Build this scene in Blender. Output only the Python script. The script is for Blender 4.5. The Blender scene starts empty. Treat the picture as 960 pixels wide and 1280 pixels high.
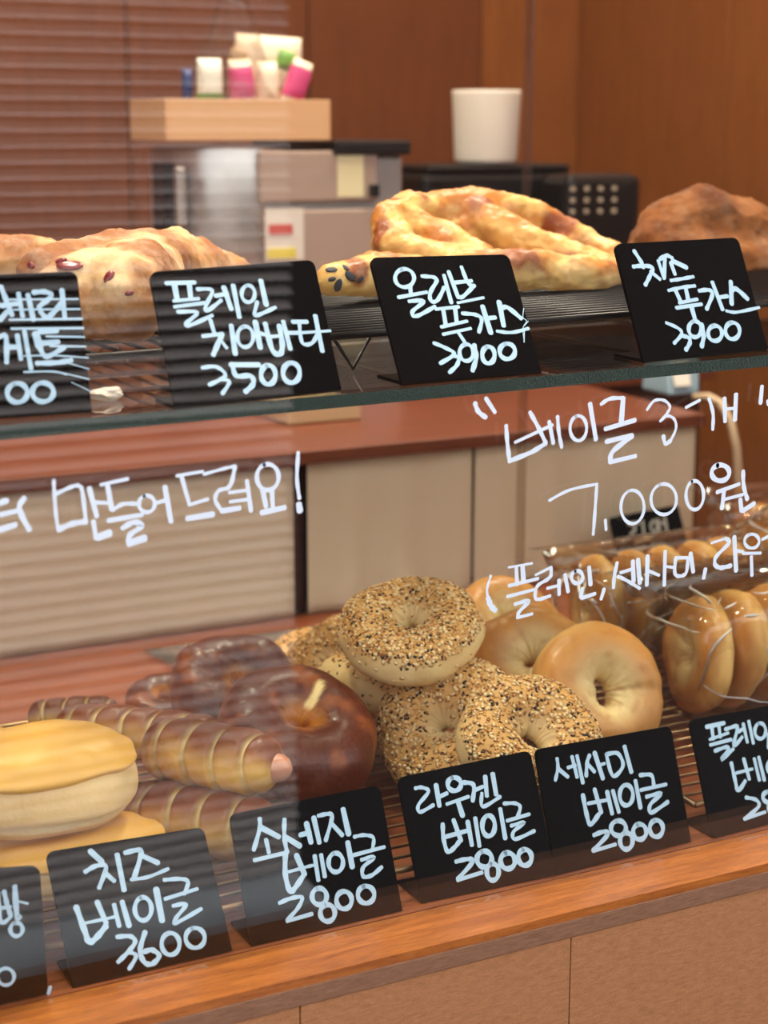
import bpy, bmesh, math, random
from mathutils import Vector, Matrix, noise
C = bpy.context.scene.collection
rnd = random.Random(7)

# ---------------------------------------------------------------- camera, world, lights, exposure
FPX = 2100.0
PITCH = math.atan(480 / 2100); YAW = math.atan(math.hypot(2100, 480) / 4220)
CAM = Vector((0, -.9, .504365))
FW = Vector((math.sin(YAW) * math.cos(PITCH), math.cos(YAW) * math.cos(PITCH), -math.sin(PITCH)))
RT = Vector((math.cos(YAW), -math.sin(YAW), 0)); UP = RT.cross(FW)
cd = bpy.data.cameras.new('camera'); cam = bpy.data.objects.new('camera', cd); C.objects.link(cam)
cd.sensor_fit = 'VERTICAL'; cd.sensor_height = 36; cd.lens = 36 * FPX / 1280
cam.location = CAM
cam.rotation_euler = Matrix((RT, UP, -FW)).transposed().to_euler()
cd.clip_start = .02
cd.dof.use_dof = True; cd.dof.focus_distance = 1.14; cd.dof.aperture_fstop = 59.06 / 9.0
sc = bpy.context.scene; sc.camera = cam
sc.view_settings.view_transform = 'Standard'; sc.view_settings.look = 'None'
sc.view_settings.gamma = 1; sc.view_settings.use_curve_mapping = False
sc.view_settings.exposure = 0.0
w = bpy.data.worlds.new('overcast_sky'); sc.world = w; w.use_nodes = True
w.node_tree.nodes['Background'].inputs[0].default_value = (.95, .97, 1.0, 1)
w.node_tree.nodes['Background'].inputs[1].default_value = 2.6
sl = bpy.data.lights.new('shutter_sun', 'SUN'); sl.energy = 2.8; sl.angle = math.radians(1.5); sl.color = (1, .97, .92)
so = bpy.data.objects.new('shutter_sun', sl); C.objects.link(so); so.rotation_euler = Vector((-.10, -.40, -1.0)).to_track_quat('-Z', 'Y').to_euler()   # added to brighten the mirrored shutter: high, from behind the shop
def area(name, loc, target, size, power, color, shape='DISK'):
    l = bpy.data.lights.new(name, 'AREA'); l.energy = power; l.color = color; l.shape = shape; l.size = size
    o = bpy.data.objects.new(name, l); C.objects.link(o); o.location = loc
    o.rotation_euler = (Vector(target) - Vector(loc)).to_track_quat('-Z', 'Y').to_euler()
    return o
WARM = (1, .88, .70)
area('ceiling_lamp_light', (.35, .55, 1.84), (.7, .2, .3), .16, 26, WARM)
area('ceiling_lamp_light', (1.25, .75, 1.84), (.8, .2, .3), .16, 23, WARM)
area('ceiling_lamp_light', (1.7, 1.3, 1.84), (1.7, 1.6, .4), .35, 13, WARM)
area('ceiling_lamp_light', (.5, 1.4, 1.84), (.9, 1.5, .4), .35, 13, WARM)

# ---------------------------------------------------------------- pixel helpers (960x1280 frame)
def ray(x, y): return FW * FPX + RT * (x - 480) - UP * (y - 640)
def atX(x, y, X): d = ray(x, y); return CAM + d * ((X - CAM.x) / d.x)
def atY(x, y, Y): d = ray(x, y); return CAM + d * ((Y - CAM.y) / d.y)
def atZ(x, y, Z): d = ray(x, y); return CAM + d * ((Z - CAM.z) / d.z)
def onplane(x, y, p, n): d = ray(x, y); return CAM + d * ((p - CAM).dot(n) / d.dot(n))
def depth(P): return (P - CAM).dot(FW)

# ---------------------------------------------------------------- materials
def lin(c): return tuple(((v / 255) / 12.92 if v / 255 <= .04045 else ((v / 255 + .055) / 1.055) ** 2.4) for v in c) + (1,)
def newmat(name):
    m = bpy.data.materials.new(name); m.use_nodes = True
    return m, m.node_tree.nodes, m.node_tree.links
def simple(name, col, rough=.5, metal=0, spec=.5, bump=0, bscale=200, coat=0, trans=0, sss=0):
    m, N, L = newmat(name); b = N['Principled BSDF']
    b.inputs['Base Color'].default_value = lin(col); b.inputs['Roughness'].default_value = rough
    b.inputs['Metallic'].default_value = metal; b.inputs['Specular IOR Level'].default_value = spec
    b.inputs['Coat Weight'].default_value = coat; b.inputs['Transmission Weight'].default_value = trans
    if bump:
        t = N.new('ShaderNodeTexNoise'); t.inputs['Scale'].default_value = bscale
        u = N.new('ShaderNodeBump'); u.inputs['Strength'].default_value = bump; u.inputs['Distance'].default_value = .002
        g = N.new('ShaderNodeTexCoord'); L.new(g.outputs['Object'], t.inputs['Vector'])
        L.new(t.outputs[0], u.inputs['Height']); L.new(u.outputs[0], b.inputs['Normal'])
    return m
def wood(name, c1, c2, rough=.45, grain=(3, 40, 40), scale=6, coat=0, pores=.25):
    m, N, L = newmat(name); b = N['Principled BSDF']
    g = N.new('ShaderNodeTexCoord'); mp = N.new('ShaderNodeMapping'); mp.inputs['Scale'].default_value = grain
    L.new(g.outputs['Object'], mp.inputs[0])
    t = N.new('ShaderNodeTexNoise'); t.inputs['Scale'].default_value = scale; t.inputs['Detail'].default_value = 6
    t.inputs['Roughness'].default_value = .65; t.inputs['Distortion'].default_value = .6
    L.new(mp.outputs[0], t.inputs['Vector'])
    r = N.new('ShaderNodeValToRGB'); r.color_ramp.elements[0].position = .3; r.color_ramp.elements[1].position = .7
    r.color_ramp.elements[0].color = lin(c1); r.color_ramp.elements[1].color = lin(c2)
    L.new(t.outputs[0], r.inputs[0])
    t2 = N.new('ShaderNodeTexNoise'); t2.inputs['Scale'].default_value = scale * 7; t2.inputs['Detail'].default_value = 2
    L.new(mp.outputs[0], t2.inputs['Vector'])
    r2 = N.new('ShaderNodeValToRGB'); r2.color_ramp.elements[0].position = .33; r2.color_ramp.elements[1].position = .48
    r2.color_ramp.elements[0].color = (1 - pores,) * 3 + (1,); r2.color_ramp.elements[1].color = (1, 1, 1, 1)
    L.new(t2.outputs[0], r2.inputs[0])
    mx = N.new('ShaderNodeMix'); mx.data_type = 'RGBA'; mx.blend_type = 'MULTIPLY'; mx.inputs[0].default_value = 1
    L.new(r.outputs[0], mx.inputs[6]); L.new(r2.outputs[0], mx.inputs[7])
    L.new(mx.outputs[2], b.inputs['Base Color'])
    b.inputs['Roughness'].default_value = rough; b.inputs['Coat Weight'].default_value = coat
    b.inputs['Coat Roughness'].default_value = .12
    u = N.new('ShaderNodeBump'); u.inputs['Strength'].default_value = .15; u.inputs['Distance'].default_value = .001
    L.new(t2.outputs[0], u.inputs['Height']); L.new(u.outputs[0], b.inputs['Normal'])
    return m
def film(name, ior=1.5, tint=(1, 1, 1), rough=0.0, boost=1.0, bump=0, bscale=30):
    """clear sheet: straight-through transmission plus Fresnel reflection"""
    m, N, L = newmat(name); N.remove(N['Principled BSDF']); out = N['Material Output']
    geo = N.new('ShaderNodeNewGeometry')
    io = N.new('ShaderNodeMix'); io.data_type = 'FLOAT'
    L.new(geo.outputs['Backfacing'], io.inputs[0]); io.inputs[2].default_value = ior; io.inputs[3].default_value = 1 / ior
    fr = N.new('ShaderNodeFresnel'); L.new(io.outputs[0], fr.inputs['IOR'])
    mu = N.new('ShaderNodeMath'); mu.operation = 'MULTIPLY'; mu.use_clamp = True; mu.inputs[1].default_value = boost
    L.new(fr.outputs[0], mu.inputs[0])
    tr = N.new('ShaderNodeBsdfTransparent'); tr.inputs[0].default_value = tint + (1,)
    gl = N.new('ShaderNodeBsdfGlossy'); gl.inputs['Roughness'].default_value = rough
    mx = N.new('ShaderNodeMixShader'); L.new(mu.outputs[0], mx.inputs[0]); L.new(tr.outputs[0], mx.inputs[1]); L.new(gl.outputs[0], mx.inputs[2])
    L.new(mx.outputs[0], out.inputs[0])
    if bump:
        g = N.new('ShaderNodeTexCoord')
        v = N.new('ShaderNodeTexVoronoi'); v.feature = 'DISTANCE_TO_EDGE'; v.inputs['Scale'].default_value = bscale
        nz = N.new('ShaderNodeTexNoise'); nz.inputs['Scale'].default_value = bscale * .6; nz.inputs['Detail'].default_value = 3
        ad = N.new('ShaderNodeMath'); ad.operation = 'ADD'
        L.new(g.outputs['Object'], v.inputs['Vector']); L.new(g.outputs['Object'], nz.inputs['Vector'])
        L.new(v.outputs[0], ad.inputs[0]); L.new(nz.outputs[0], ad.inputs[1])
        u = N.new('ShaderNodeBump'); u.inputs['Strength'].default_value = bump; u.inputs['Distance'].default_value = .004
        L.new(ad.outputs[0], u.inputs['Height']); L.new(u.outputs[0], gl.inputs['Normal']); L.new(u.outputs[0], fr.inputs['Normal'])
    return m
def crust(name, rough=.55, coat=0, spot=.15, spotcol=(120, 60, 25), sscale=60, flour=0, sss=.08, bump=.35, streak=(1, 1, 1), bscale=260):
    """baked crust: colour from the mesh's own browning attribute, mottled by noise"""
    m, N, L = newmat(name); b = N['Principled BSDF']
    at = N.new('ShaderNodeAttribute'); at.attribute_name = 'Col'
    g = N.new('ShaderNodeTexCoord'); mp = N.new('ShaderNodeMapping'); mp.inputs['Scale'].default_value = streak
    L.new(g.outputs['Object'], mp.inputs[0])
    t = N.new('ShaderNodeTexNoise'); t.inputs['Scale'].default_value = sscale; t.inputs['Detail'].default_value = 5
    L.new(mp.outputs[0], t.inputs['Vector'])
    r = N.new('ShaderNodeValToRGB'); r.color_ramp.elements[0].position = .5; r.color_ramp.elements[1].position = .75
    r.color_ramp.elements[0].color = (0, 0, 0, 1); r.color_ramp.elements[1].color = (spot,) * 3 + (1,)
    L.new(t.outputs[0], r.inputs[0])
    mx = N.new('ShaderNodeMix'); mx.data_type = 'RGBA'; L.new(r.outputs[0], mx.inputs[0])
    L.new(at.outputs[0], mx.inputs[6]); mx.inputs[7].default_value = lin(spotcol)
    t3 = N.new('ShaderNodeTexNoise'); t3.inputs['Scale'].default_value = sscale * .35; t3.inputs['Detail'].default_value = 6
    L.new(mp.outputs[0], t3.inputs['Vector'])
    r3 = N.new('ShaderNodeValToRGB'); r3.color_ramp.elements[0].position = .3; r3.color_ramp.elements[1].position = .7
    r3.color_ramp.elements[0].color = (.82, .78, .72, 1); r3.color_ramp.elements[1].color = (1.0, 1.0, 1.0, 1)
    L.new(t3.outputs[0], r3.inputs[0])
    m3 = N.new('ShaderNodeMix'); m3.data_type = 'RGBA'; m3.blend_type = 'MULTIPLY'; m3.inputs[0].default_value = 1
    L.new(mx.outputs[2], m3.inputs[6]); L.new(r3.outputs[0], m3.inputs[7])
    last = m3.outputs[2]
    if flour:
        t4 = N.new('ShaderNodeTexNoise'); t4.inputs['Scale'].default_value = 35; t4.inputs['Detail'].default_value = 9; t4.inputs['Roughness'].default_value = .75
        L.new(mp.outputs[0], t4.inputs['Vector'])
        r4 = N.new('ShaderNodeValToRGB'); r4.color_ramp.elements[0].position = .46; r4.color_ramp.elements[1].position = .68
        r4.color_ramp.elements[0].color = (0, 0, 0, 1); r4.color_ramp.elements[1].color = (flour,) * 3 + (1,)
        L.new(t4.outputs[0], r4.inputs[0])
        m4 = N.new('ShaderNodeMix'); m4.data_type = 'RGBA'; L.new(r4.outputs[0], m4.inputs[0]); L.new(last, m4.inputs[6])
        m4.inputs[7].default_value = lin((232, 212, 180)); last = m4.outputs[2]
    L.new(last, b.inputs['Base Color'])
    b.inputs['Roughness'].default_value = rough; b.inputs['Coat Weight'].default_value = coat; b.inputs['Coat Roughness'].default_value = .22
    b.inputs['Specular IOR Level'].default_value = .3
    b.inputs['Subsurface Weight'].default_value = sss; b.inputs['Subsurface Radius'].default_value = (.006, .003, .0015); b.inputs['Subsurface Scale'].default_value = 1
    t5 = N.new('ShaderNodeTexNoise'); t5.inputs['Scale'].default_value = bscale; t5.inputs['Detail'].default_value = 5
    L.new(mp.outputs[0], t5.inputs['Vector'])
    u = N.new('ShaderNodeBump'); u.inputs['Strength'].default_value = bump; u.inputs['Distance'].default_value = .0015
    L.new(t5.outputs[0], u.inputs['Height']); L.new(u.outputs[0], b.inputs['Normal'])
    return m

M = {}
M['glass'] = film('window_glass', 1.5, (.985, .995, .99), 0.0, 1.0)
M['shelf_glass'] = film('shelf_glass', 1.5, (.93, .97, .95), .01, 1.2)
M['glass_edge'] = simple('green_glass_edge', (28, 48, 40), .18, spec=.6, bump=.4, bscale=900)
M['bag'] = film('clear_bag_film', 1.5, (.985, .97, .94), .08, 1.7, bump=.2, bscale=16)
M['crease'] = film('creased_film', 1.6, (.97, .96, .94), .4, 13.0)
M['bag_fold'] = film('folded_bag_film', 1.5, (.98, .88, .70), .15, 1.8, bump=.5, bscale=40)
M['sheet'] = film('plastic_sheet', 1.5, (.90, .88, .86), .18, 3.0, bump=.3, bscale=14)
M['ink'] = simple('chalk_marker_ink', (186, 214, 234), .7)
M['ink_glass'] = simple('white_marker_ink', (222, 232, 246), .7)
M['ink_dim'] = simple('grey_marker_ink', (150, 150, 145), .7)
M['card'] = simple('black_acrylic', (9, 5, 5), .3, spec=.02)
M['wire_dark'] = simple('dark_coated_wire', (26, 20, 18), .35, metal=.4)
M['wire_bronze'] = simple('bronze_wire', (150, 118, 84), .3, metal=.85)
M['sill'] = wood('lacquered_sill_wood', (142, 72, 22), (192, 112, 46), .36, (2.5, 26, 26), 7, coat=.12)
M['ply'] = wood('plywood_edge', (112, 74, 52), (158, 112, 84), .6, (14, 60, 220), 5)
M['front'] = wood('front_panel_wood', (158, 102, 64), (190, 130, 86), .6, (12, 60, 60), 9, pores=.42)
M['base'] = wood('display_base_wood', (108, 54, 26), (150, 78, 40), .4, (2.5, 30, 30), 6, coat=.08)
M['counter'] = wood('counter_wood', (98, 48, 26), (126, 64, 36), .45, (2.5, 30, 30), 6, coat=.15)
M['dark_wood'] = wood('dark_counter_wood', (60, 28, 14), (88, 42, 22), .5, (30, 30, 3), 6)
M['wall'] = wood('wall_panel_wood', (104, 56, 28), (122, 68, 36), .45, (24, 24, 2.2), 3, pores=.12)
M['wall2'] = wood('wall_panel_wood_orange', (128, 74, 34), (148, 88, 42), .45, (24, 24, 2.2), 3, pores=.12)
M['floor'] = simple('floor_tile', (90, 70, 58), .5)
M['ceiling'] = simple('ceiling_paint', (190, 170, 150), .8)
M['facade'] = simple('dark_facade', (44, 33, 28), .8)
M['pavement'] = simple('pavement', (36, 34, 34), .85, bump=.3, bscale=40)
M['shutter'] = simple('shutter_shade_paint', (62, 54, 57), .6)  # darkened so the gaps between slats read as shaded
M['shutter_lip'] = simple('shutter_lit_lip_paint', (240, 238, 242), .6)  # whitened so the slat tops read as sunlit
M['ledge'] = simple('pale_stone', (205, 212, 222), .8)

# ---------------------------------------------------------------- object helpers
def mk(name, verts, faces, mat, parent=None, smooth=False, cols=None, origin=None, mats=None, midx=None):
    me = bpy.data.meshes.new(name)
    if parent is not None and origin is None: origin = parent.get('_o', (0, 0, 0))
    if origin is not None:
        o0 = Vector(origin); verts = [Vector(v) - o0 for v in verts]
    me.from_pydata([tuple(v) for v in verts], [], faces)
    if mats:
        for q in mats: me.materials.append(q)
        if midx: me.polygons.foreach_set('material_index', midx)
    elif mat is not None: me.materials.append(mat)
    if smooth: me.polygons.foreach_set('use_smooth', [True] * len(me.polygons))
    if cols:
        a = me.color_attributes.new('Col', 'FLOAT_COLOR', 'POINT')
        a.data.foreach_set('color', [q for c in cols for q in c])
    me.update()
    o = bpy.data.objects.new(name, me); C.objects.link(o)
    if parent is not None: o.parent = parent
    elif origin is not None: o.location = origin
    return o
def tag(o, label=None, cat=None, group=None, kind=None):
    if label: o['label'] = label
    if cat: o['category'] = cat
    if group: o['group'] = group
    if kind: o['kind'] = kind
    return o
def thing(name, label, cat, loc, group=None):
    o = bpy.data.objects.new(name, None); C.objects.link(o); o.location = loc; o.empty_display_size = .02
    o['_o'] = tuple(loc)
    return tag(o, label, cat, group)
class MB:
    def __init__(s): s.v = []; s.f = []
    def box(s, x0, x1, y0, y1, z0, z1):
        b = len(s.v); s.v += [(x, y, z) for z in (z0, z1) for y in (y0, y1) for x in (x0, x1)]
        s.f += [tuple(b + i for i in q) for q in ((0, 2, 3, 1), (4, 5, 7, 6), (0, 1, 5, 4), (2, 6, 7, 3), (0, 4, 6, 2), (1, 3, 7, 5))]; return s
    def hexa(s, p):
        b = len(s.v); s.v += [tuple(q) for q in p]
        s.f += [tuple(b + i for i in q) for q in ((0, 3, 2, 1), (4, 5, 6, 7), (0, 1, 5, 4), (1, 2, 6, 5), (2, 3, 7, 6), (3, 0, 4, 7))]; return s
    def tube(s, pts, r, n=8, cap=True):
        pts = [Vector(p) for p in pts]; rs = r if isinstance(r, (list, tuple)) else [r] * len(pts)
        b = len(s.v); up = None
        for i, p in enumerate(pts):
            d = (pts[min(i + 1, len(pts) - 1)] - pts[max(i - 1, 0)]).normalized()
            if up is None: up = d.orthogonal().normalized()
            up = (up - d * up.dot(d)).normalized(); sd = d.cross(up)
            for k in range(n):
                a = 2 * math.pi * k / n; s.v.append(tuple(p + (up * math.cos(a) + sd * math.sin(a)) * rs[i]))
        for i in range(len(pts) - 1):
            for k in range(n):
                a, c = b + i * n + k, b + i * n + (k + 1) % n; s.f.append((a, c, c + n, a + n))
        if cap: s.f.append(tuple(b + k for k in reversed(range(n)))); s.f.append(tuple(b + (len(pts) - 1) * n + k for k in range(n)))
        return s
    def lathe(s, prof, c, n=32, sx=1, sy=1):
        b = len(s.v)
        for r, z in prof:
            for k in range(n):
                a = 2 * math.pi * k / n; s.v.append((c[0] + r * math.cos(a) * sx, c[1] + r * math.sin(a) * sy, c[2] + z))
        for i in range(len(prof) - 1):
            for k in range(n):
                a, d = b + i * n + k, b + i * n + (k + 1) % n; s.f.append((a, d, d + n, a + n))
        s.f.append(tuple(b + k for k in reversed(range(n)))); s.f.append(tuple(b + (len(prof) - 1) * n + k for k in range(n)))
        return s
    def make(s, name, mat, parent=None, smooth=False, bevel=0, origin=None, seg=2):
        o = mk(name, s.v, s.f, mat, parent, smooth, origin=origin)
        if bevel:
            m = o.modifiers.new('b', 'BEVEL'); m.width = bevel; m.segments = seg; m.limit_method = 'ANGLE'
        return o
def box(name, x0, x1, y0, y1, z0, z1, mat, parent=None, bevel=0):
    org = None if parent is not None else ((x0 + x1) / 2, (y0 + y1) / 2, z0)
    return MB().box(x0, x1, y0, y1, z0, z1).make(name, mat, parent, bevel=bevel, origin=org)
def struct(o): o['kind'] = 'structure'; return o

# ---------------------------------------------------------------- the setting
XL, XR, YB, ZT, ZF = -.6, 2.05, 2.2, 1.9, -.9
struct(box('floor', XL - .1, XR + .1, -.04, YB + .1, ZF - .05, ZF, M['floor']))
struct(box('ceiling', XL - .1, XR + .1, -.02, YB + .1, ZT, ZT + .05, M['ceiling']))
struct(box('wall_left', XL - .08, XL, -.005, YB, ZF, ZT, M['wall']))
wr = struct(box('wall_right', XR, XR + .08, -.005, YB, ZF, ZT, M['wall2']))
wb = struct(box('wall_back', XL - .08, XR + .08, YB, YB + .08, ZF, ZT, M['wall']))
wb['_o'] = tuple(wb.location)
# tall veneer panels of the back wall, shallow recessed joints
xs = [XL, -.05, .5, 1.04, 1.41, 1.80, XR]
for i in range(len(xs) - 1):
    box('wall_panel', xs[i] + .002, xs[i + 1] - .002, YB - .014, YB - .0005, ZF + .01, ZT - .005, M['wall2'] if i in (5,) else M['wall'], wb, bevel=.002)
wr['_o'] = tuple(wr.location)
for y0, y1 in ((.7, 1.18), (1.18, 1.68), (1.68, 2.18)):
    box('wall_panel', XR - .014, XR - .0005, y0 + .002, y1 - .002, ZF + .01, ZT - .005, M['wall2'], wr, bevel=.002)
# shop-front wall under the window: sill board, plywood edge strip, veneer panels
SY = -.0455
struct(box('wall_front', XL - .08, XR + .08, SY + .012, -.001, ZF, -.021, M['dark_wood']))
sill = struct(box('trim_1', XL - .08, XR + .08, SY, .0, -.006, 0, M['sill']))
strip = struct(box('trim_2', XL - .08, XR + .08, SY - .0005, SY + .02, -.0185, -.0062, M['ply'], bevel=.0006))
wf = bpy.data.objects['wall_front']; wf['_o'] = tuple(wf.location)
for a, b in ((XL, .02), (.02, .379), (.379, .576), (.576, .93), (.93, 1.5), (1.5, XR)):
    box('front_panel', a + .0004, b - .0004, SY + .0005, SY + .0118, ZF + .02, -.0188, M['front'], wf, bevel=.0006)
struct(box('wall_header', XL - .08, XR + .08, -.06, .03, 1.25, ZT, M['front']))
# window pane with the handwriting on its outside face
win = struct(box('window_1', XL - .005, XR + .005, -.0072, -.0012, .0002, 1.249, M['glass']))
win['_o'] = tuple(win.location)
# outside: pavement, and across from the window a louvred shutter on a pale ledge (mirrored in the pane)
struct(box('ground', -6, 7, -9, -.048, ZF - .06, ZF - .001, M['pavement']))
struct(box('wall_across_street', -6, 9, -5.3, -5.0, ZF, 1.9, M['facade']))
fac = struct(box('wall_outside', -.62, .886, -1.20, -1.115, ZF, 1.1, M['shutter']))
fac['_o'] = tuple(fac.location)
n = 86
sl0 = None; upm = None
for i in range(n):
    z = -.50 + i * .0185
    if sl0 is None:
        sl0 = mk('shutter_slat', [(-.62, -1.115, 0), (.884, -1.115, 0), (-.62, -1.115, .0100), (.884, -1.115, .0100), (-.62, -1.1115, .0045), (.884, -1.1115, .0045), (-.62, -1.1115, .0085), (.884, -1.1115, .0085), (-.62, -1.104, -.0003), (.884, -1.104, -.0003), (-.62, -1.104, .0012), (.884, -1.104, .0012)],
                 [(0, 1, 9, 8), (8, 9, 11, 10), (10, 11, 5, 4), (4, 5, 7, 6), (6, 7, 3, 2), (0, 8, 10, 4, 6, 2), (1, 3, 7, 5, 11, 9)], M['shutter_lip'], fac)
        sl0.location.z = z
    else:
        c = sl0.copy(); c.location.z = z; C.objects.link(c)
        if z > .33:
            if upm is None: upm = sl0.data.copy(); upm.materials.clear(); upm.materials.append(M['shutter_lip']); upm.transform(Matrix.Translation((0, 0, -ZF)) @ Matrix.Diagonal((1, 1, 1.5, 1)) @ Matrix.Translation((0, 0, ZF)))  # upper slats made taller to brighten the upper part of the reflection
            c.data = upm
led = box('stone_ledge', -.62, .884, -1.114, -.985, -.66, -.505, M['ledge'], fac, bevel=.01)

# display base board
base = struct(box('trim_3', XL, 1.62, .0015, .72, -.03, 0, M['base']))

# ---------------------------------------------------------------- writing
def catmull(p, k=6):
    if len(p) < 3: return p
    q = [p[0]] + list(p) + [p[-1]]; out = []
    for i in range(1, len(q) - 2):
        a, b, c, d = q[i - 1], q[i], q[i + 1], q[i + 2]
        for j in range(k):
            t = j / k
            out.append(tuple(.5 * ((2 * b[m]) + (-a[m] + c[m]) * t + (2 * a[m] - 5 * b[m] + 4 * c[m] - d[m]) * t * t + (-a[m] + 3 * b[m] - 3 * c[m] + d[m]) * t ** 3) for m in (0, 1)))
    out.append(tuple(p[-1])); return out
def parse(txt, ox, oy, s, wpx):
    """strokes in a crop's pixels -> frame pixels; 'o' = ellipse cx,cy,rx,ry; 'wN' = own width"""
    out = []
    for st in txt.split(';'):
        tk = st.split()
        if not tk: continue
        wd = wpx
        if tk[0][0] == 'w': wd = float(tk[0][1:]) / s; tk = tk[1:]
        if tk[0] == 'o':
            cx, cy, rx, ry = map(float, tk[1].split(','))
            p = [(cx + rx * math.cos(a), cy + ry * math.sin(a)) for a in [2 * math.pi * k / 20 - 1.9 for k in range(21)]]
        else:
            p = [tuple(map(float, q.split(','))) for q in tk]; p = catmull(p)
        out.append((wd, [(ox + x / s, oy + y / s) for x, y in p]))
    return out
def writing(strokes, p0, nrm, mat, parent, lift=.0003, name='handwriting'):
    """ribbons of ink lying on the plane (p0, nrm)"""
    V = []; Fc = []; nrm = nrm.normalized(); lay = 0
    for wd, pts in strokes:
        lay += 1
        P = [onplane(x, y, p0, nrm) + nrm * (lift + .000004 * lay) for x, y in pts]
        P2 = [P[0]]
        for q in P[1:]:
            if (q - P2[-1]).length > .0003: P2.append(q)
        P = P2
        if len(P) < 2: continue
        r = wd * 1.14 * depth(P[0]) / FPX / 2
        L_, R_ = [], []
        for i, q in enumerate(P):
            d = (P[min(i + 1, len(P) - 1)] - P[max(i - 1, 0)]).normalized(); s = nrm.cross(d).normalized()
            rr = r * (1 + .13 * math.sin(i * 1.3 + lay))
            L_.append(q + s * rr); R_.append(q - s * rr)
        b = len(V); V += L_ + R_; k = len(P)
        for i in range(k - 1): Fc.append((b + i, b + i + 1, b + k + i + 1, b + k + i))
        for e, sg in ((0, -1), (k - 1, 1)):
            d = (P[1] - P[0]).normalized() if e == 0 else (P[-1] - P[-2]).normalized(); s = nrm.cross(d).normalized()
            b2 = len(V); arc = [P[e] + s * (r * math.cos(a)) + d * (sg * r * .8 * math.sin(a)) for a in [math.pi * j / 6 for j in range(7)]]
            V += arc; Fc.append(tuple(b2 + j for j in range(7)))
    return mk(name, V, Fc, mat, parent)

def zs(x): return .3345 + .013 * (x - .229) + .008      # top of the glass shelf
def card(label, group, TL, TR, BR, BL, level, texts, z=None, foot=True, ink=None):
    zz = 0.0008 if z is None else z
    bl = atZ(*BL, (zs(.3) + .0006) if level == 'up' else zz); br = atZ(*BR, (zs(.5) + .0006) if level == 'up' else zz)
    if level == 'up': bl = atZ(*BL, zs(bl.x) + .0006); br = atZ(*BR, zs(br.x) + .0006)
    tl = atX(*TL, bl.x); tr = atX(*TR, br.x)
    if level != 'up': 
        for q in (bl, br):
            q.y = max(q.y, .0045)
    nrm = (br - bl).cross(tl - bl).normalized()
    if nrm.y > 0: nrm = -nrm
    tr = tr - nrm * (tr - bl).dot(nrm)
    t = .0028; root = thing('price_card', label, 'price card', tuple((bl + br) / 2), group)
    back = -nrm * t
    # rounded-corner face plate
    ex = (br - bl); ez = (tl - bl)
    def P(u, v): return bl * (1 - u) * (1 - v) + br * u * (1 - v) + tl * (1 - u) * v + tr * u * v
    W = ex.length; H = ez.length; ru, rv = .005 / W, .005 / H
    ring = [(0, 0), (1, 0)]
    for k in range(5): a = math.pi / 2 * k / 4; ring.append((1 - ru + ru * math.cos(a), 1 - rv + rv * math.sin(a)))
    for k in range(5): a = math.pi / 2 + math.pi / 2 * k / 4; ring.append((ru + ru * math.cos(a), 1 - rv + rv * math.sin(a)))
    v = [P(*q) for q in ring] + [P(*q) + back for q in ring]; k = len(ring)
    f = [tuple(range(k)), tuple(reversed(range(k, 2 * k)))] + [(i, (i + 1) % k + 0, (i + 1) % k + k, i + k)[::-1] for i in range(k)]
    o = mk('face_plate', v, f, M['card'], root)
    if foot:
        h = Vector((0, 0, .0022)); bk = Vector((0, .034, 0)); q = back * .6
        a, b_ = bl + q, br + q
        MB().hexa([a, b_, b_ + bk, a + bk, a + h, b_ + h, b_ + bk + h, a + bk + h]).make('foot_plate', M['card'], root)
    st = []
    for tx in texts: st += parse(*tx)
    ink_o = writing(st, bl, nrm, ink or M['ink'], root)
    return root
GU, GL = 'price cards on the glass shelf', 'price cards along the window sill'
card('black card cut off by the left frame edge, on the upper glass shelf', GU, (-60, 346), (97, 338), (115, 515), (-40, 526), 'up', [
 ("5,190 50,300 100,430;0,470 60,400;-60,300 0,350 60,340;155,250 190,440;60,345 170,330;235,260 280,470;280,240 380,235 430,270 340,350 330,380;340,400 390,450 460,400 510,330;520,220 545,450;w16 80,300 655,295;w16 120,385 670,380;w18 80,470 690,462;w18 95,545 700,540;w14 390,610 710,615;w16 420,690 720,695;w12 200,775 440,770 740,790;w10 560,830 750,885;w10 520,915 750,970;w6 600,995 770,1075;"
  "-60,640 0,610 50,620 55,830;75,700 140,700;145,600 175,800;205,570 260,880;w60 300,590 330,690;330,690 390,780 540,700;330,570 480,560;330,670 490,655;310,835 480,830 600,810;o 145,1085,85,80;o 360,1080,90,80;w14 200,910 440,905 560,930", 0, 330, 6.733, 5.6)])
card('black card reading 3500 standing before the two floury loaves on the glass shelf', GU, (187, 340), (392, 325), (427, 487), (220, 511), 'up', [
 ("68,97 214,93;w26 110,100 125,180;w26 185,97 193,175;108,186 232,174;112,215 262,195;128,240 225,243 168,300 195,305 300,258;"
  "225,127 300,133 270,205 275,235 345,182;315,160 365,152;w26 358,118 395,225;w26 405,110 435,265;o 480,150,33,42;w26 543,85 570,205;525,190 512,255 545,250 615,218;"
  "290,280 310,345;252,362 350,350;w24 350,350 335,385 305,455;345,385 372,420;w26 395,310 415,450;o 465,365,40,52;w26 515,290 540,420;530,345 565,355;"
  "w26 565,300 600,430 640,450 650,400 635,310;580,365 645,360;w24 655,290 690,425;670,345 735,345;700,290 775,290;735,300 750,395 800,395 830,340;w14 740,345 890,335;w26 815,262 850,435;"
  "250,520 320,515 365,560 285,605;340,575 385,590 350,650;w22 390,505 535,505;w24 400,500 420,560 490,560 505,600 465,640;w24 o 580,555,36,48;w24 o 695,545,42,50", 190, 330, 4, 4.6)])
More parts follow.
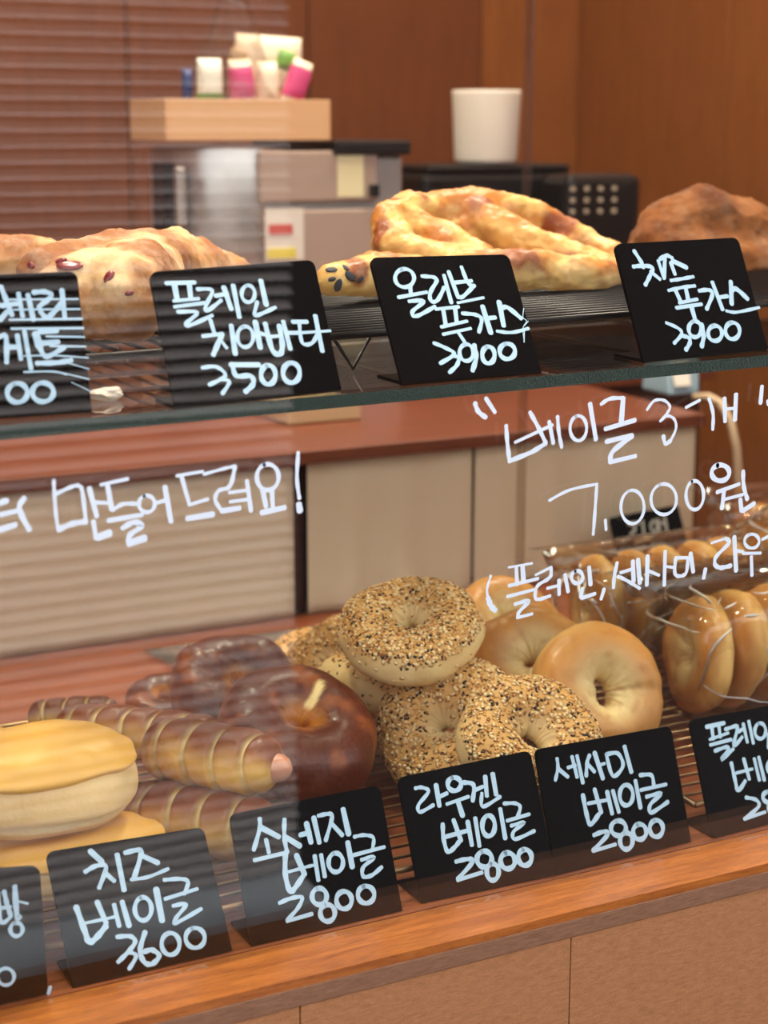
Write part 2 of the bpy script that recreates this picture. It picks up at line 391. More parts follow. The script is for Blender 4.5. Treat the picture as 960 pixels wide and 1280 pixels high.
card('black card reading 3900 standing before the near end of the holed flatbread', GU, (462, 322), (641, 312), (677, 465), (503, 480), 'up', [
 ("o 155,165,52,50;185,210 190,255;122,270 275,242;180,292 260,290 200,345 205,372 240,365 320,320;250,155 310,160 330,180 295,245 300,290 335,285 372,215;370,150 410,300;"
  "395,130 445,265;445,270 475,265 535,205;430,190 520,180;465,105 500,190 535,210;w16 445,300 585,272;w18 325,335 450,322;365,335 380,425;430,330 440,410;w18 355,432 495,400;w18 365,472 515,440;450,465 480,510;"
  "470,358 540,365 575,390 560,460;w26 580,320 625,465;605,385 650,380;w26 670,295 695,425;w24 680,335 715,325 790,385;w18 660,455 740,462 830,440;"
  "315,520 375,545 425,580 350,630;425,590 450,600 440,640 400,680;o 492,572,38,46;w24 535,530 545,600 525,670;w24 o 612,585,34,46;w24 o 715,565,42,42", 470, 310, 4.364, 4.7),
 ("w4 805,330 800,380 820,400 800,440 808,515;w4 830,400 808,425;w5 808,440 806,515", 470, 310, 4.364, 1)])
card('black card reading 3900 nearest the right end of the glass shelf', GU, (768, 305), (925, 295), (960, 437), (805, 452), 'up', [
 ("w24 155,90 200,160 210,190;150,185 205,180 265,190 250,240 222,295;255,215 310,260;300,150 335,255;310,140 350,118 385,135;340,130 335,250;w26 385,150 470,190;375,160 400,230;w20 375,268 440,258 510,245;"
  "w20 362,328 440,310 520,300;w28 400,320 435,395;w26 465,315 480,385;w18 425,403 535,380;w20 408,432 560,410;w28 500,430 520,500;545,330 600,325 625,350 590,440;w28 625,280 685,440;660,370 715,362;"
  "w26 735,275 740,410;w28 740,330 770,320 835,378;w18 708,450 770,458 905,430;w20 348,522 420,555 440,590 395,645;w24 440,600 480,610 490,640 465,685;w24 o 520,560,38,48;w26 560,530 572,600 560,665;w24 o 640,585,42,46;w24 o 745,570,43,50", 760, 295, 4.8, 4.8)])
card('black card cut off by the lower left corner of the frame', GL, (-80, 1092), (38, 1069), (64, 1248), (-60, 1284), 'lo', [
 ("w36 35,240 60,350 95,460;w30 0,390 90,380;w34 -20,250 0,480 30,520 90,470;w44 130,200 150,460 175,465;w20 160,330 245,350;w32 o 145,580,55,60;w28 o 50,1000,75,75;w28 445,1090 430,1150", 0, 1080, 7.11, 4.8)])
card('black card reading 3600 under the cheese-topped bun', GL, (57, 1065), (264, 1025), (292, 1190), (95, 1240), 'lo', [
 ("w24 210,95 270,150;w20 185,200 240,170 290,175 255,280;w22 285,205 330,245;w26 345,115 380,290;w22 385,105 450,90 465,110 430,230;w22 460,115 550,155;w16 415,238 500,225 600,185;"
  "w26 140,375 185,500 205,550 240,530 290,470;w24 245,350 290,455;w14 190,455 310,430 345,420;w22 330,365 355,470;w24 370,350 405,470;w20 o 475,385,42,58;w26 540,285 570,445;w18 580,240 660,235 700,250 680,310;w18 585,335 745,285;w18 625,370 690,362 640,430 640,455 765,385;"
  "w20 345,525 410,522 435,550 400,600 350,650;w18 400,600 440,620 405,685;w22 485,500 460,590 480,650 520,660 555,620 520,590 480,600;w20 o 612,560,45,55;w20 o 735,530,48,50", 60, 1040, 4, 4.7)])
card('black card reading 2800 under the sausage roll and the dark ring bagel', GL, (287, 1018), (470, 982), (503, 1138), (316, 1184), 'lo', [
 ("w22 150,145 150,200 118,315;w26 160,195 255,245;w22 185,260 200,330;w22 122,372 300,330;w22 285,150 285,250 300,330;w26 290,245 370,295;w22 370,235 425,220;w26 405,170 430,275;w26 445,140 475,275;w20 470,130 520,120 545,135 510,265;w24 545,175 600,235;w28 605,95 635,230;"
  "w26 290,340 290,450 315,540 345,520 395,445;w26 350,345 395,450;w16 310,435 400,410 440,400;w24 450,350 470,480;w24 485,345 505,460;w22 o 565,385,40,52;w26 630,275 655,410;w18 665,245 720,235 770,250 765,310;w18 660,345 830,300;w20 705,370 775,355 715,410 715,460 760,455 815,410;"
  "w20 258,605 320,580 380,575 360,630 300,700;w20 300,704 435,665;w24 o 475,570,40,45;w24 o 520,660,40,46;w24 o 610,590,42,48;w24 o 730,560,45,47", 290, 990, 4.364, 4.8)])
card('black card reading 2800 under the seeded bagels, left half of the touching pair', GL, (497, 972), (666, 937), (701, 1099), (527, 1129), 'lo', [
 ("w20 90,170 130,165 170,190 110,270 120,312 200,270;w26 215,150 235,275;w24 225,225 280,200;w26 o 325,145,40,40;w20 280,265 410,220;w28 345,245 375,335;w24 380,135 440,150 435,245;w20 440,185 495,160;w26 510,100 520,215;w30 555,85 575,205;w20 490,200 495,280 600,220;"
  "w24 255,385 260,470 285,550 330,520 360,480;w24 320,360 365,485;w22 275,460 400,425;w26 405,370 430,510;w26 450,350 475,515;w26 o 530,395,38,62;w26 600,295 630,470;w20 622,262 690,260 720,285 700,350;w18 640,365 775,325;w20 665,395 745,375 680,430 690,475 805,425;"
  "w24 335,610 400,595 435,610 345,715;w24 345,720 490,675;w28 o 505,595,45,48;w26 o 555,672,36,50;w28 o 645,605,44,48;w28 o 748,585,40,48", 500, 950, 4.8, 5)])
card('black card reading 2800 under the plain bagel, right half of the touching pair', GL, (669, 937), (828, 908), (864, 1052), (703, 1099), 'lo', [
 ("w20 125,135 130,190 115,265;w22 130,195 190,245;w20 190,190 235,175;w24 215,125 245,245;w24 245,120 280,280;w22 320,115 305,160 300,240;w20 310,170 350,215;w26 350,100 400,255;w18 375,175 410,165;w22 420,110 460,240 520,180 490,105 420,110;w28 530,65 570,215;"
  "w26 280,355 300,460 325,530 375,470;w24 350,320 390,460;w18 310,405 420,385;w26 425,335 455,465;w26 460,330 495,455;w24 o 540,355,40,62;w26 595,270 625,430;w22 622,235 690,235 705,295;w18 625,325 780,290;w22 660,365 750,345 685,410 690,460 790,395;"
  "w24 345,595 400,575 430,590 340,688;w22 342,690 475,650;w26 o 493,553,45,45;w26 o 540,630,38,50;w26 o 620,575,40,46;w26 o 720,555,40,50", 670, 920, 4.8, 5)])
card('black card at the right frame edge under the bagged bagels', GL, (862, 900), (1010, 873), (1045, 1008), (892, 1048), 'lo', [
 ("w36 180,230 360,190;w36 235,230 250,350;w36 305,215 320,330;w30 215,355 400,290;w34 220,410 430,355;w34 265,470 380,430 400,455 330,560 450,450;w34 370,255 480,220 490,250 455,420 540,330;w30 500,280 545,250;w36 550,200 590,380;w38 605,175 650,390;w34 o 720,270,55,78;w30 800,300 800,440;w36 860,160 890,380;"
  "w38 430,590 470,770 500,865 570,770;w38 555,550 610,750;w30 480,690 640,650;w38 660,550 710,760;w38 705,535 760,760;w36 o 850,630,60,80;"
  "w34 575,935 680,960 700,1030 560,1150;w30 560,1150 770,1080;w40 o 810,930,65,55;w38 o 850,1040,50,60", 860, 880, 8, 4.8)])
card('small out-of-focus black card behind the bagged bagels', None, (762, 647), (850, 630), (870, 722), (784, 741), 'lo', [
 ("w26 310,240 400,230;w24 330,330 370,280 330,230;w26 430,215 450,360;w26 370,400 490,360;w24 o 530,260,28,46;w26 565,200 580,310;w26 620,180 640,300;w20 590,230 640,240", 740, 620, 6.857, 3)], z=.0008, ink=M['ink_dim'])

# writing on the pane
pg = Vector((0, -.0072, 0)); ng = Vector((0, -1, 0))
s = parse("w30 0,330 40,315;w26 0,400 110,375;w34 0,490 90,460;w30 145,300 115,365 175,490;w20 322,195 325,260 335,400 350,490;w30 350,490 430,455 515,440;w22 335,275 430,232 475,228 495,270 515,450;w26 535,240 580,410;w22 565,325 640,330;w28 560,440 575,540;w44 590,535 655,510;"
          "w20 605,220 765,185;w26 645,225 670,370;w22 675,372 740,335 820,335;w26 650,435 850,400;w30 735,480 800,445 850,465 780,520 770,560;w44 775,570 865,540;w22 o 880,335,48,50;w20 935,330 1000,312", 0, 560, 4.8, 5)
s += parse("w26 28,280 65,490;w18 100,215 255,188;w24 130,225 175,385;w22 175,388 285,355;w34 165,470 315,445;w18 262,205 380,172 450,155;w24 448,158 430,250 405,290;w22 405,290 350,305 330,360 370,425;w30 370,425 475,408;w20 415,315 525,300;w20 420,370 530,355;w24 520,245 545,425;w24 o 645,222,66,78;w26 615,300 635,400;w26 670,300 675,395;w34 610,435 745,405;w22 828,75 820,230 835,350;w36 832,385 838,425", 200, 550, 4.8, 5)
tag(writing(s, pg, ng, M['ink_glass'], win, .0002), 'white marker words ending in an exclamation mark, over the left cloth')
s = parse("w26 65,115 85,165 130,200;w22 130,85 185,170;w24 252,250 260,360 272,465;w26 275,460 400,410 490,355;w24 395,170 445,260 490,355;w18 305,350 530,245;w22 510,225 535,355;w22 560,195 568,290 585,378;w20 o 685,265,50,75;w30 755,120 790,330", 580, 480, 4.8, 5)
s += parse("w18 125,420 170,393 235,390;w26 235,392 225,515;w20 145,545 295,500", 720, 400, 4, 5)
s += parse("w10 555,184 620,168;w12 620,170 572,208 565,235;w11 565,235 628,220", 480, 460, 2, 5)
s += parse("w18 152,225 200,165 265,162 305,205 280,255 240,300;w18 240,300 290,265 335,290 345,350 310,430;w26 310,430 275,450 260,400;w18 410,210 505,160;w24 565,150 592,250 590,355;w30 668,150 672,300;w34 745,125 738,290;w20 670,220 740,215;w28 918,70 908,180;w20 955,165 960,190", 780, 470, 5.333, 5)
s += parse("w12 22,190 110,145 225,120;w14 225,120 220,200 210,335;w14 262,275 265,315;w13 o 378,218,50,72;w13 o 512,185,55,66;w14 o 645,168,38,62;w20 o 755,72,38,34;w16 740,155 835,120;w20 770,150 762,222;w14 775,185 850,165;w18 852,65 855,130 870,185;w18 840,185 845,235;w18 850,235 900,203", 680, 570, 3.4286, 4.5)
s += parse("w16 70,210 45,300 52,360;w34 52,360 70,410 100,440;w16 190,155 345,128;w26 240,155 245,270;w30 282,150 288,250;w20 190,278 385,230;w20 180,350 370,300;w24 232,400 325,378 260,450 250,490;w22 255,488 345,465;w18 370,205 470,155;w24 470,155 470,210 440,240;w22 440,240 380,280 365,350 390,368 465,345;w18 445,295 525,275;w26 525,240 525,335;w28 565,205 585,315;w24 o 645,220,38,42;w28 725,155 735,270;w24 680,295 670,355;w22 675,360 765,330;w24 825,300 805,365", 600, 680, 5.333, 5)
s += parse("w22 95,245 80,320 75,385;w18 100,320 160,350 225,390;w18 115,300 180,280;w24 185,235 190,350;w24 215,225 225,360;w24 270,205 265,370;w18 275,290 335,315;w24 370,180 365,370;w16 375,265 415,270;w20 430,215 425,300 450,320 490,300 500,215;w16 500,215 430,215;w24 515,190 530,295;w24 600,280 590,330;w16 635,130 715,105;w22 715,105 735,130 660,210 655,260;w24 660,262 690,272 745,260;w24 765,95 775,290;w16 780,175 815,180;w18 o 865,120,42,40;w18 815,190 915,188;w22 862,210 865,315;w18 925,110 975,85", 750, 650, 4.571, 5)
tag(writing(s, pg, ng, M['ink_glass'], win, .0002), 'white marker offer reading 3 for 7,000 over the right cloth')

# ---------------------------------------------------------------- glass shelf
sx0, sx1, sy0, sy1, st = XL + .001, 1.60, .02, .47, .008
shelf = thing('glass_shelf', 'clear glass shelf with a dark green edge carrying the big loaves and four cards', 'shelf', (.5, .02, zs(.5) - st))
def Z(x): return zs(x)
MB().hexa([(sx0, sy0 + .0005, Z(sx0) - st), (sx1, sy0 + .0005, Z(sx1) - st), (sx1, sy1, Z(sx1) - st), (sx0, sy1, Z(sx0) - st),
           (sx0, sy0 + .0005, Z(sx0)), (sx1, sy0 + .0005, Z(sx1)), (sx1, sy1, Z(sx1)), (sx0, sy1, Z(sx0))]).make('glass_plate', M['shelf_glass'], shelf)
e = MB().hexa([(sx0, sy0 - .0006, Z(sx0) - st), (sx1, sy0 - .0006, Z(sx1) - st), (sx1, sy0 + .0004, Z(sx1) - st), (sx0, sy0 + .0004, Z(sx0) - st),
           (sx0, sy0 - .0006, Z(sx0)), (sx1, sy0 - .0006, Z(sx1)), (sx1, sy0 + .0004, Z(sx1)), (sx0, sy0 + .0004, Z(sx0))]).make('polished_edge', M['glass_edge'], shelf)
# wooden end panel that carries the shelf, right of the frame
struct(box('trim_4', 1.601, 1.62, .0015, .52, .0005, .8, M['counter']))

# ---------------------------------------------------------------- wire racks
def rack(label, x0, x1, y0, y1, z, mat, axis='x', pitch=.016, r=.0013, legs=.02, zf=None, group=None, hooks=False):
    root = thing('wire_rack', label, 'cooling rack', ((x0 + x1) / 2, y0, z(x0) - legs if zf is None else zf), group)
    def p(x, y, d=0): return (x, y, z(x) + d)
    fr = MB().tube([p(x0, y0), p(x1, y0), p(x1, y1), p(x0, y1), p(x0, y0)], r * 1.9, 8)
    fr.make('rim', mat, root, smooth=True)
    first = None
    if axis == 'x':
        k = int((y1 - y0) / pitch)
        for i in range(1, k):
            y = y0 + i * pitch
            if first is None:
                first = MB().tube([p(x0, y, .0012), p(x1, y, .0012)], r, 6).make('rack_rod', mat, root, smooth=True); fy = y
            else:
                c = first.copy(); c.location.y = first.location.y + (y - fy); C.objects.link(c)
        for i in range(1, 5):
            x = x0 + (x1 - x0) * i / 5
            MB().tube([p(x, y0, -.0018), p(x, y1, -.0018)], r * 1.3, 6).make('cross_rod', mat, root, smooth=True)
    else:
        k = int((x1 - x0) / pitch)
        for i in range(1, k):
            x = x0 + i * pitch
            if first is None:
                first = MB().tube([p(x, y0, .0012), p(x, y1, .0012)], r, 6).make('rack_rod', mat, root, smooth=True); fx = x
            else:
                c = first.copy(); c.location.x = first.location.x + (x - fx); c.location.z = first.location.z + z(x) - z(fx); C.objects.link(c)
        for i in range(1, 4):
            y = y0 + (y1 - y0) * i / 4
            MB().tube([p(x0, y, -.0018), p(x1, y, -.0018)], r * 1.3, 6).make('cross_rod', mat, root, smooth=True)
    for i in range(3):
        for y in (y0 + .004, y1 - .004):
            x = x0 + .03 + (x1 - x0 - .06) * i / 2
            MB().tube([p(x - .014, y, -.001), p(x, y, -legs + r + .0003), p(x + .014, y, -.001)], r * 1.1, 6).make('leg', mat, root, smooth=True)
    return root
flat = lambda x: .02
rack('bronze wire rack under the buns, sausage rolls and dark bagels', .10, .715, .024, .42, flat, M['wire_bronze'], zf=.0005)
rack('bronze wire rack under the bagged bagels at the right', .728, 1.30, .024, .42, flat, M['wire_bronze'], zf=.0005)
zr = lambda x: zs(x) + .025
rack('dark wire rack under the two floury loaves at the upper left', .12, .445, .085, .40, zr, M['wire_dark'], axis='y', pitch=.017, r=.0014, legs=.025)
rack('dark wire rack under the holed flatbread', .458, 1.02, .098, .42, zr, M['wire_dark'], pitch=.013, r=.0014, legs=.025)

# ---------------------------------------------------------------- bakery: shapes
def mixc(a, b, t): t = max(0, min(1, t)); return tuple(a[i] * (1 - t) + b[i] * t for i in range(4))
def sm(a, b, x): t = max(0, min(1, (x - a) / (b - a))); return t * t * (3 - 2 * t)
LC = lambda *c: lin(c)
M['plain'] = crust('plain_bagel_crust', .42, .15, .35, (168, 100, 40), 30, streak=(1, 1, 1), bump=.25)
M['cream'] = crust('pale_bagel_crust', .5, .05, .3, (196, 140, 76), 40, bump=.3)
M['laugen'] = crust('dark_lye_crust', .42, .28, .35, (70, 26, 10), 40, sss=.02, bump=.5)
M['sausage_dough'] = crust('striped_roll_crust', .42, .15, .25, (120, 60, 22), 50, sss=.05, bump=.25)
M['bun'] = crust('soft_bun_crust', .5, .05, .2, (206, 164, 108), 35, bump=.3)
M['rustic'] = crust('floury_loaf_crust', .75, 0, .6, (148, 86, 40), 28, flour=.42, bump=1.0, bscale=110)
M['fougasse'] = crust('cheese_flatbread_crust', .5, .1, .75, (176, 92, 32), 26, flour=.25, bump=1.0, bscale=95)
M['dim_loaf'] = crust('dim_reflection_crust', .9, 0, .5, (92, 44, 18), 28, flour=.12, bump=.7, bscale=160)  # dim brown imitates a faint reflected loaf
M['seed_tan'] = simple('toasted_sesame', (218, 164, 92), .45); M['seed_brown'] = simple('roasted_sesame', (160, 98, 46), .45)
M['seed_pale'] = simple('oat_flake', (236, 202, 146), .5)
M['seed_black'] = simple('black_sesame', (38, 28, 24), .4)
M['cheese'] = simple('melted_cheese', (230, 172, 74), .42, spec=.35, bump=.3, bscale=45)
M['sausage'] = simple('sausage_skin', (206, 140, 108), .3, coat=.3)
M['cherry'] = simple('dried_cherry', (120, 30, 34), .3, coat=.3)
M['olive'] = simple('sliced_olive', (50, 50, 54), .6)

def bagel_mesh(kind, R, r, flat_, seed, hole=1.0, NU=96, NV=40, slit=1.0):
    V = []; Cc = []; off = Vector((seed * 7.3, seed * 3.1, seed * 1.7))
    for i in range(NU):
        u = 2 * math.pi * i / NU
        du = Vector((math.cos(u), math.sin(u), 0))
        rr = r * (1 + .10 * noise.noise(du * 1.1 + off)) * (1 - .06 * math.exp(-((u - 1.1) / .12) ** 2))
        for j in range(NV):
            v = 2 * math.pi * j / NV
            cv, sv = math.cos(v), math.sin(v)
            fl = flat_ * (1 if sv > 0 else .78)
            rad = R + rr * cv
            if cv < 0:
                rad -= .0075 * cv * cv * math.sin(u + .5 * seed) ** 2 * slit
                rad = max(rad, .0018 * hole) + .0010 * (1 + cv)
            p = du * rad; p.z = rr * fl * math.copysign(abs(sv) ** .9, sv)
            nn = noise.fractal(p * 34 + off, 1, 2, 3) * .0016 + noise.noise(p * 14 + off) * .0028
            nn += (.0003 if kind != 'laugen' else .0002) * sm(-.35, -.9, cv) * math.sin(u * 17 + 2 * noise.noise(Vector((u * 3, v, seed)))) 
            p += (du * cv + Vector((0, 0, sv))) * nn
            V.append(p)
            # browning
            n1 = noise.fractal(p * 45 + off, 1, 2, 4) * .5 + .5; n2 = noise.noise(p * 20 + off * 2)
            inner = sm(-.45, -.95, cv) if kind != 'plain' else sm(.25, -.8, cv)
            wrinkle = .5 + .5 * noise.noise(Vector((u * 9, v * 1.2, seed)))
            if kind == 'plain':
                c = mixc(LC(232, 184, 108), LC(208, 146, 74), sm(.0, .8, sv + .45 * n2)); c = mixc(c, LC(248, 224, 162), inner * (.65 + .35 * wrinkle)); c = mixc(c, LC(190, 116, 50), .45 * sm(.1, .5, noise.noise(Vector((u * 2.2, v * 9, seed)) + off)))
                c = mixc(c, LC(232, 192, 122), sm(-.1, -.7, sv))
            elif kind == 'laugen':
                c = mixc(LC(138, 62, 18), LC(96, 36, 10), sm(-.2, .8, sv + .4 * n2)); c = mixc(c, LC(206, 132, 46), inner * .95 + .55 * sm(-.55, -.9, sv))
                c = mixc(c, LC(168, 88, 34), .6 * sm(.55, .8, n1))
            else:
                c = mixc(LC(248, 218, 156), LC(218, 160, 84), sm(.15, .8, sv + .4 * n2) * .85); c = mixc(c, LC(244, 230, 186), inner * wrinkle)
                c = mixc(c, LC(214, 164, 96), .5 * sm(.5, .8, n1) * (1 - inner))
            Cc.append(c)
    F = [(i * NV + j, ((i + 1) % NU) * NV + j, ((i + 1) % NU) * NV + (j + 1) % NV, i * NV + (j + 1) % NV) for i in range(NU) for j in range(NV)]
    return V, F, Cc
def pose(o, P, nrm, spin=0):
    q = Vector(nrm).normalized().to_track_quat('Z', 'Y').to_matrix().to_4x4() @ Matrix.Rotation(spin, 4, 'Z')
    o.matrix_world = Matrix.Translation(P) @ q
def add_seeds(o, V, F, seed, count, lo, parts=((.42, 'seed_tan', 'sesame_seeds'), (.20, 'seed_brown', 'roasted_sesame_seeds'), (.24, 'seed_pale', 'oat_flakes'), (.14, 'seed_black', 'black_seeds'))):
    rg = random.Random(seed * 13 + 5)
    tri = []; acc = 0; cum = []
    for f in F:
        a, b, c, d = (V[k] for k in f); cr = (c - a).cross(d - b); A = cr.length / 2
        n = cr.normalized(); m = (a + b + c + d) / 4
        rad = math.hypot(m.x, m.y)
        pr = sm(lo, lo + .35, n.z) * sm(.009, .018, rad + .006 * noise.noise(m * 60)) + .035
        acc += A * pr; cum.append(acc); tri.append((a, b, c, d, n))
    import bisect
    bufs = {p[2]: MB() for p in parts}
    for _ in range(count):
        k = bisect.bisect(cum, rg.random() * acc); k = min(k, len(tri) - 1); a, b, c, d, n = tri[k]
        s, t = rg.random(), rg.random(); p = a * (1 - s) * (1 - t) + b * s * (1 - t) + c * s * t + d * (1 - s) * t
        n = (n if n.dot(p - Vector((p.x, p.y, 0)).normalized() * .03) > 0 else -n)
        x = rg.random(); acc2 = 0
        for w_, mt, nm in parts:
            acc2 += w_
            if x <= acc2: break
        ang = rg.random() * 6.283; t1 = n.orthogonal().normalized(); t2 = n.cross(t1)
        dx = (t1 * math.cos(ang) + t2 * math.sin(ang) + n * rg.uniform(-.25, .25)).normalized(); dy = n.cross(dx).normalized(); dz = dx.cross(dy)
        L_ = rg.uniform(.0012, .0018) * (1.25 if nm == 'oat_flakes' else 1); W_ = L_ * (.62 if nm != 'oat_flakes' else .8); H_ = .0006
        p = p + n * .0003; m = bufs[nm]; b0 = len(m.v)
        for q in ((1.15, 0), (.35, 1), (-.6, .85), (-1, 0), (-.6, -.85), (.35, -1)): m.v.append(tuple(p + dx * L_ * q[0] + dy * W_ * q[1]))
        m.v.append(tuple(p + dz * H_)); m.v.append(tuple(p - dz * H_))
        for i in range(6): m.f.append((b0 + i, b0 + (i + 1) % 6, b0 + 6)); m.f.append((b0 + (i + 1) % 6, b0 + i, b0 + 7))
    for w_, mt, nm in parts:
        q = mk(nm, bufs[nm].v, bufs[nm].f, M[mt], o, smooth=True, origin=(0, 0, 0)); q['kind'] = 'stuff'
def vertex_world(o):
    bpy.context.view_layer.update(); m = o.matrix_world; r3 = m.to_3x3()
    return [m @ v.co for v in o.data.vertices], [(r3 @ v.normal).normalized() for v in o.data.vertices]
def bagel(kind, label, P, nrm, R=.031, r=.0225, fl=.95, seed=1, spin=0, group=None, seeds=1500, lo=.15, hole=1):
    V, F, Cc = bagel_mesh(kind, R, r, fl, seed, hole, slit={'plain': .8, 'laugen': .6, 'seeded': .45}[kind])
    mat = {'plain': M['plain'], 'laugen': M['laugen'], 'seeded': M['cream']}[kind]
    o = mk({'plain': 'plain_bagel', 'laugen': 'dark_bagel', 'seeded': 'sesame_bagel'}[kind], V, F, mat, smooth=True, cols=Cc)
    tag(o, label, 'bagel', group); pose(o, P, nrm, spin)
    bpy.context.view_layer.update(); mw = o.matrix_world.copy(); iv = mw.inverted(); W_ = [mw @ v for v in V]
    for k_, w_ in enumerate(W_):
        if w_.z < .0228: w_.z = .0228; V[k_] = iv @ w_; o.data.vertices[k_].co = V[k_]
    if kind == 'seeded': add_seeds(o, V, F, seed, seeds, lo)
    return o
GS, GP, GD = 'seeded bagels in the middle pile', 'plain unwrapped bagels', 'dark ring bagels'
bagel('seeded', 'seeded bagel lying flat on top of the pile, pale funnel hole facing up', atY(515, 789, .195), (-.22, -.30, .90), .0325, .0235, .92, 1, 2.0, GS, 2300, .30)
bagel('seeded', 'seeded bagel standing behind the left half of the touching card pair, below the topmost bagel', atY(562, 912, .15), (-.62, -.55, .60), .0325, .0245, .95, 2, 1.0, GS, 2000, .05)
bagel('seeded', 'nearest seeded bagel, leaning just above the black cards with a bare cream patch', atY(662, 930, .088), (-.10, -.62, .78), .0325, .0235, .95, 3, .4, GS, 1900, .22)
bagel('seeded', 'bare golden-sided seeded bagel wedged under the topmost one, beside the dark ring bagel', atY(474, 874, .25), (.55, .05, .83), .031, .023, .95, 4, 3, GS, 1300, .2)
bagel('seeded', 'seeded bagel at the back left of the pile, mostly hidden by the topmost one', atY(426, 838, .325), (-.62, -.25, .70), .031, .023, .95, 5, 0, GS, 1600, .0)
bagel('seeded', 'farthest seeded bagel, a sliver showing between the dark bagels and the pile', atY(388, 842, .40), (-.2, -.3, .9), .030, .021, .9, 6, 0, GS, 900, .1)
bagel('plain', 'smooth golden bagel standing on edge at the front with its slit hole showing', atY(748, 865, .15), (-.02, -.86, .50), .0325, .0235, .88, 7, 5.0, GP)
bagel('plain', 'smooth golden bagel leaning behind the front plain one', atY(666, 832, .24), (-.25, -.72, .62), .031, .0235, .88, 8, 1, GP)
bagel('plain', 'orange-brown bagel behind the writing, at the back between pile and bags', atY(632, 788, .325), (-.1, -.7, .7), .031, .023, .88, 9, 1, GP)
bagel('laugen', 'large glossy dark brown ring bagel at the end of the sausage roll', atY(370, 917, .168), (.10, -.48, .84), .034, .0265, .95, 10, 1.3, GD, hole=1.2)
bagel('laugen', 'dark brown ring bagel behind the glossy one, its top arch showing', atY(296, 866, .30), (-.05, -.62, .76), .030, .024, .95, 11, 1.0, GD)
bagel('laugen', 'small dark brown bagel end peeking out left of the dark ring bagels', atY(205, 875, .37), (-.05, -.2, .95), .020, .014, .9, 12, 1.0, GD)

# rolls of dough wound round a sausage
def roll(label, A, B, rad, seed, turns, group, tip=True, flip=False):
    A = Vector(A); B = Vector(B); ax = (B - A); L_ = ax.length; ax.normalize()
    upv = Vector((0, 0, 1)); sd = ax.cross(upv).normalized(); upv = sd.cross(ax)
    root = thing('sausage_roll', label, 'sausage bagel', tuple((A + B) / 2 - Vector((0, 0, rad))), group)
    NS, NA = 110, 40; V = []; Cc = []; off = Vector((seed * 5.1, 0, seed))
    for i in range(NS + 1):
        s = i / NS; x = s * 2 - 1
        env = (1 - abs(x) ** 5.5) ** .42 if abs(x) < 1 else 0
        env = max(env, .30)
        for j in range(NA):
            a = 2 * math.pi * j / NA
            ph = (s * turns + .30 * math.sin(a + .8) + .10 * noise.noise(Vector((s * 5, math.cos(a), seed)))) % 1.0
            g = min(ph, 1 - ph)                                        # 0 in the groove between two windings
            bulge = 1 - .19 * math.exp(-(g / .09) ** 2) + .03 * math.sin(math.pi * ph)
            rr = rad * env * bulge * (1 + .05 * noise.noise(Vector((s * 6, math.cos(a) * 1.2, math.sin(a) * 1.2)) + off))
            ext = L_ * .5 * x
            P = (A + B) / 2 + ax * ext + (upv * math.sin(a) * .93 + sd * math.cos(a)) * rr
            V.append(P)
            top = math.sin(a)
            c = mixc(LC(238, 184, 88), LC(150, 76, 26), sm(-.05, .9, top + .25 * noise.noise(P * 40)))
            c = mixc(c, LC(122, 58, 20), sm(.5, 1.05, top + .2 * noise.noise(P * 55 + off)))
            c = mixc(c, LC(250, 224, 150), 1.0 * math.exp(-(g / (.065 + .035 * noise.noise(Vector((s * 9, a, seed))))) ** 2) * (.45 + .55 * sm(-.5, .3, -top * .4 + .3 * noise.noise(P * 60) + .3)))
            Cc.append(c)
    F = [(i * NA + j, (i + 1) * NA + j, (i + 1) * NA + (j + 1) % NA, i * NA + (j + 1) % NA) for i in range(NS) for j in range(NA)]
    F.append(tuple(reversed(range(NA)))); F.append(tuple(NS * NA + j for j in range(NA)))
    mk('dough_spiral', V, F, M['sausage_dough'], root, smooth=True, cols=Cc)
    if tip:
        c0 = B - ax * .010; pts = [c0 + ax * (t * .020) for t in (0, .3, .6, .8, .93, 1.0)]
        MB().tube(pts, [rad * .42, rad * .42, rad * .40, rad * .33, rad * .18, rad * .05], 20).make('sausage', M['sausage'], root, smooth=True)
    return root
GR = 'spiral sausage rolls'
roll('nearest spiral sausage roll with the pink sausage tip poking out at its right end', atZ(184, 930, .083), atZ(348, 960, .080), .0240, 1, 4.6, GR)
roll('spiral roll lying behind the nearest one, running right towards the dark bagels', atZ(72, 905, .066), atZ(285, 927, .066), .020, 2, 6.3, GR, tip=False)
roll('farthest spiral roll, its ridged end showing left above the other rolls', atZ(35, 898, .055), atZ(150, 892, .055), .016, 3, 4.3, GR, tip=False)
roll('dark spiral roll lying underneath the nearest one, just above the cards', atZ(160, 1010, .046), atZ(345, 1042, .040), .0245, 4, 5.0, GR, tip=False)

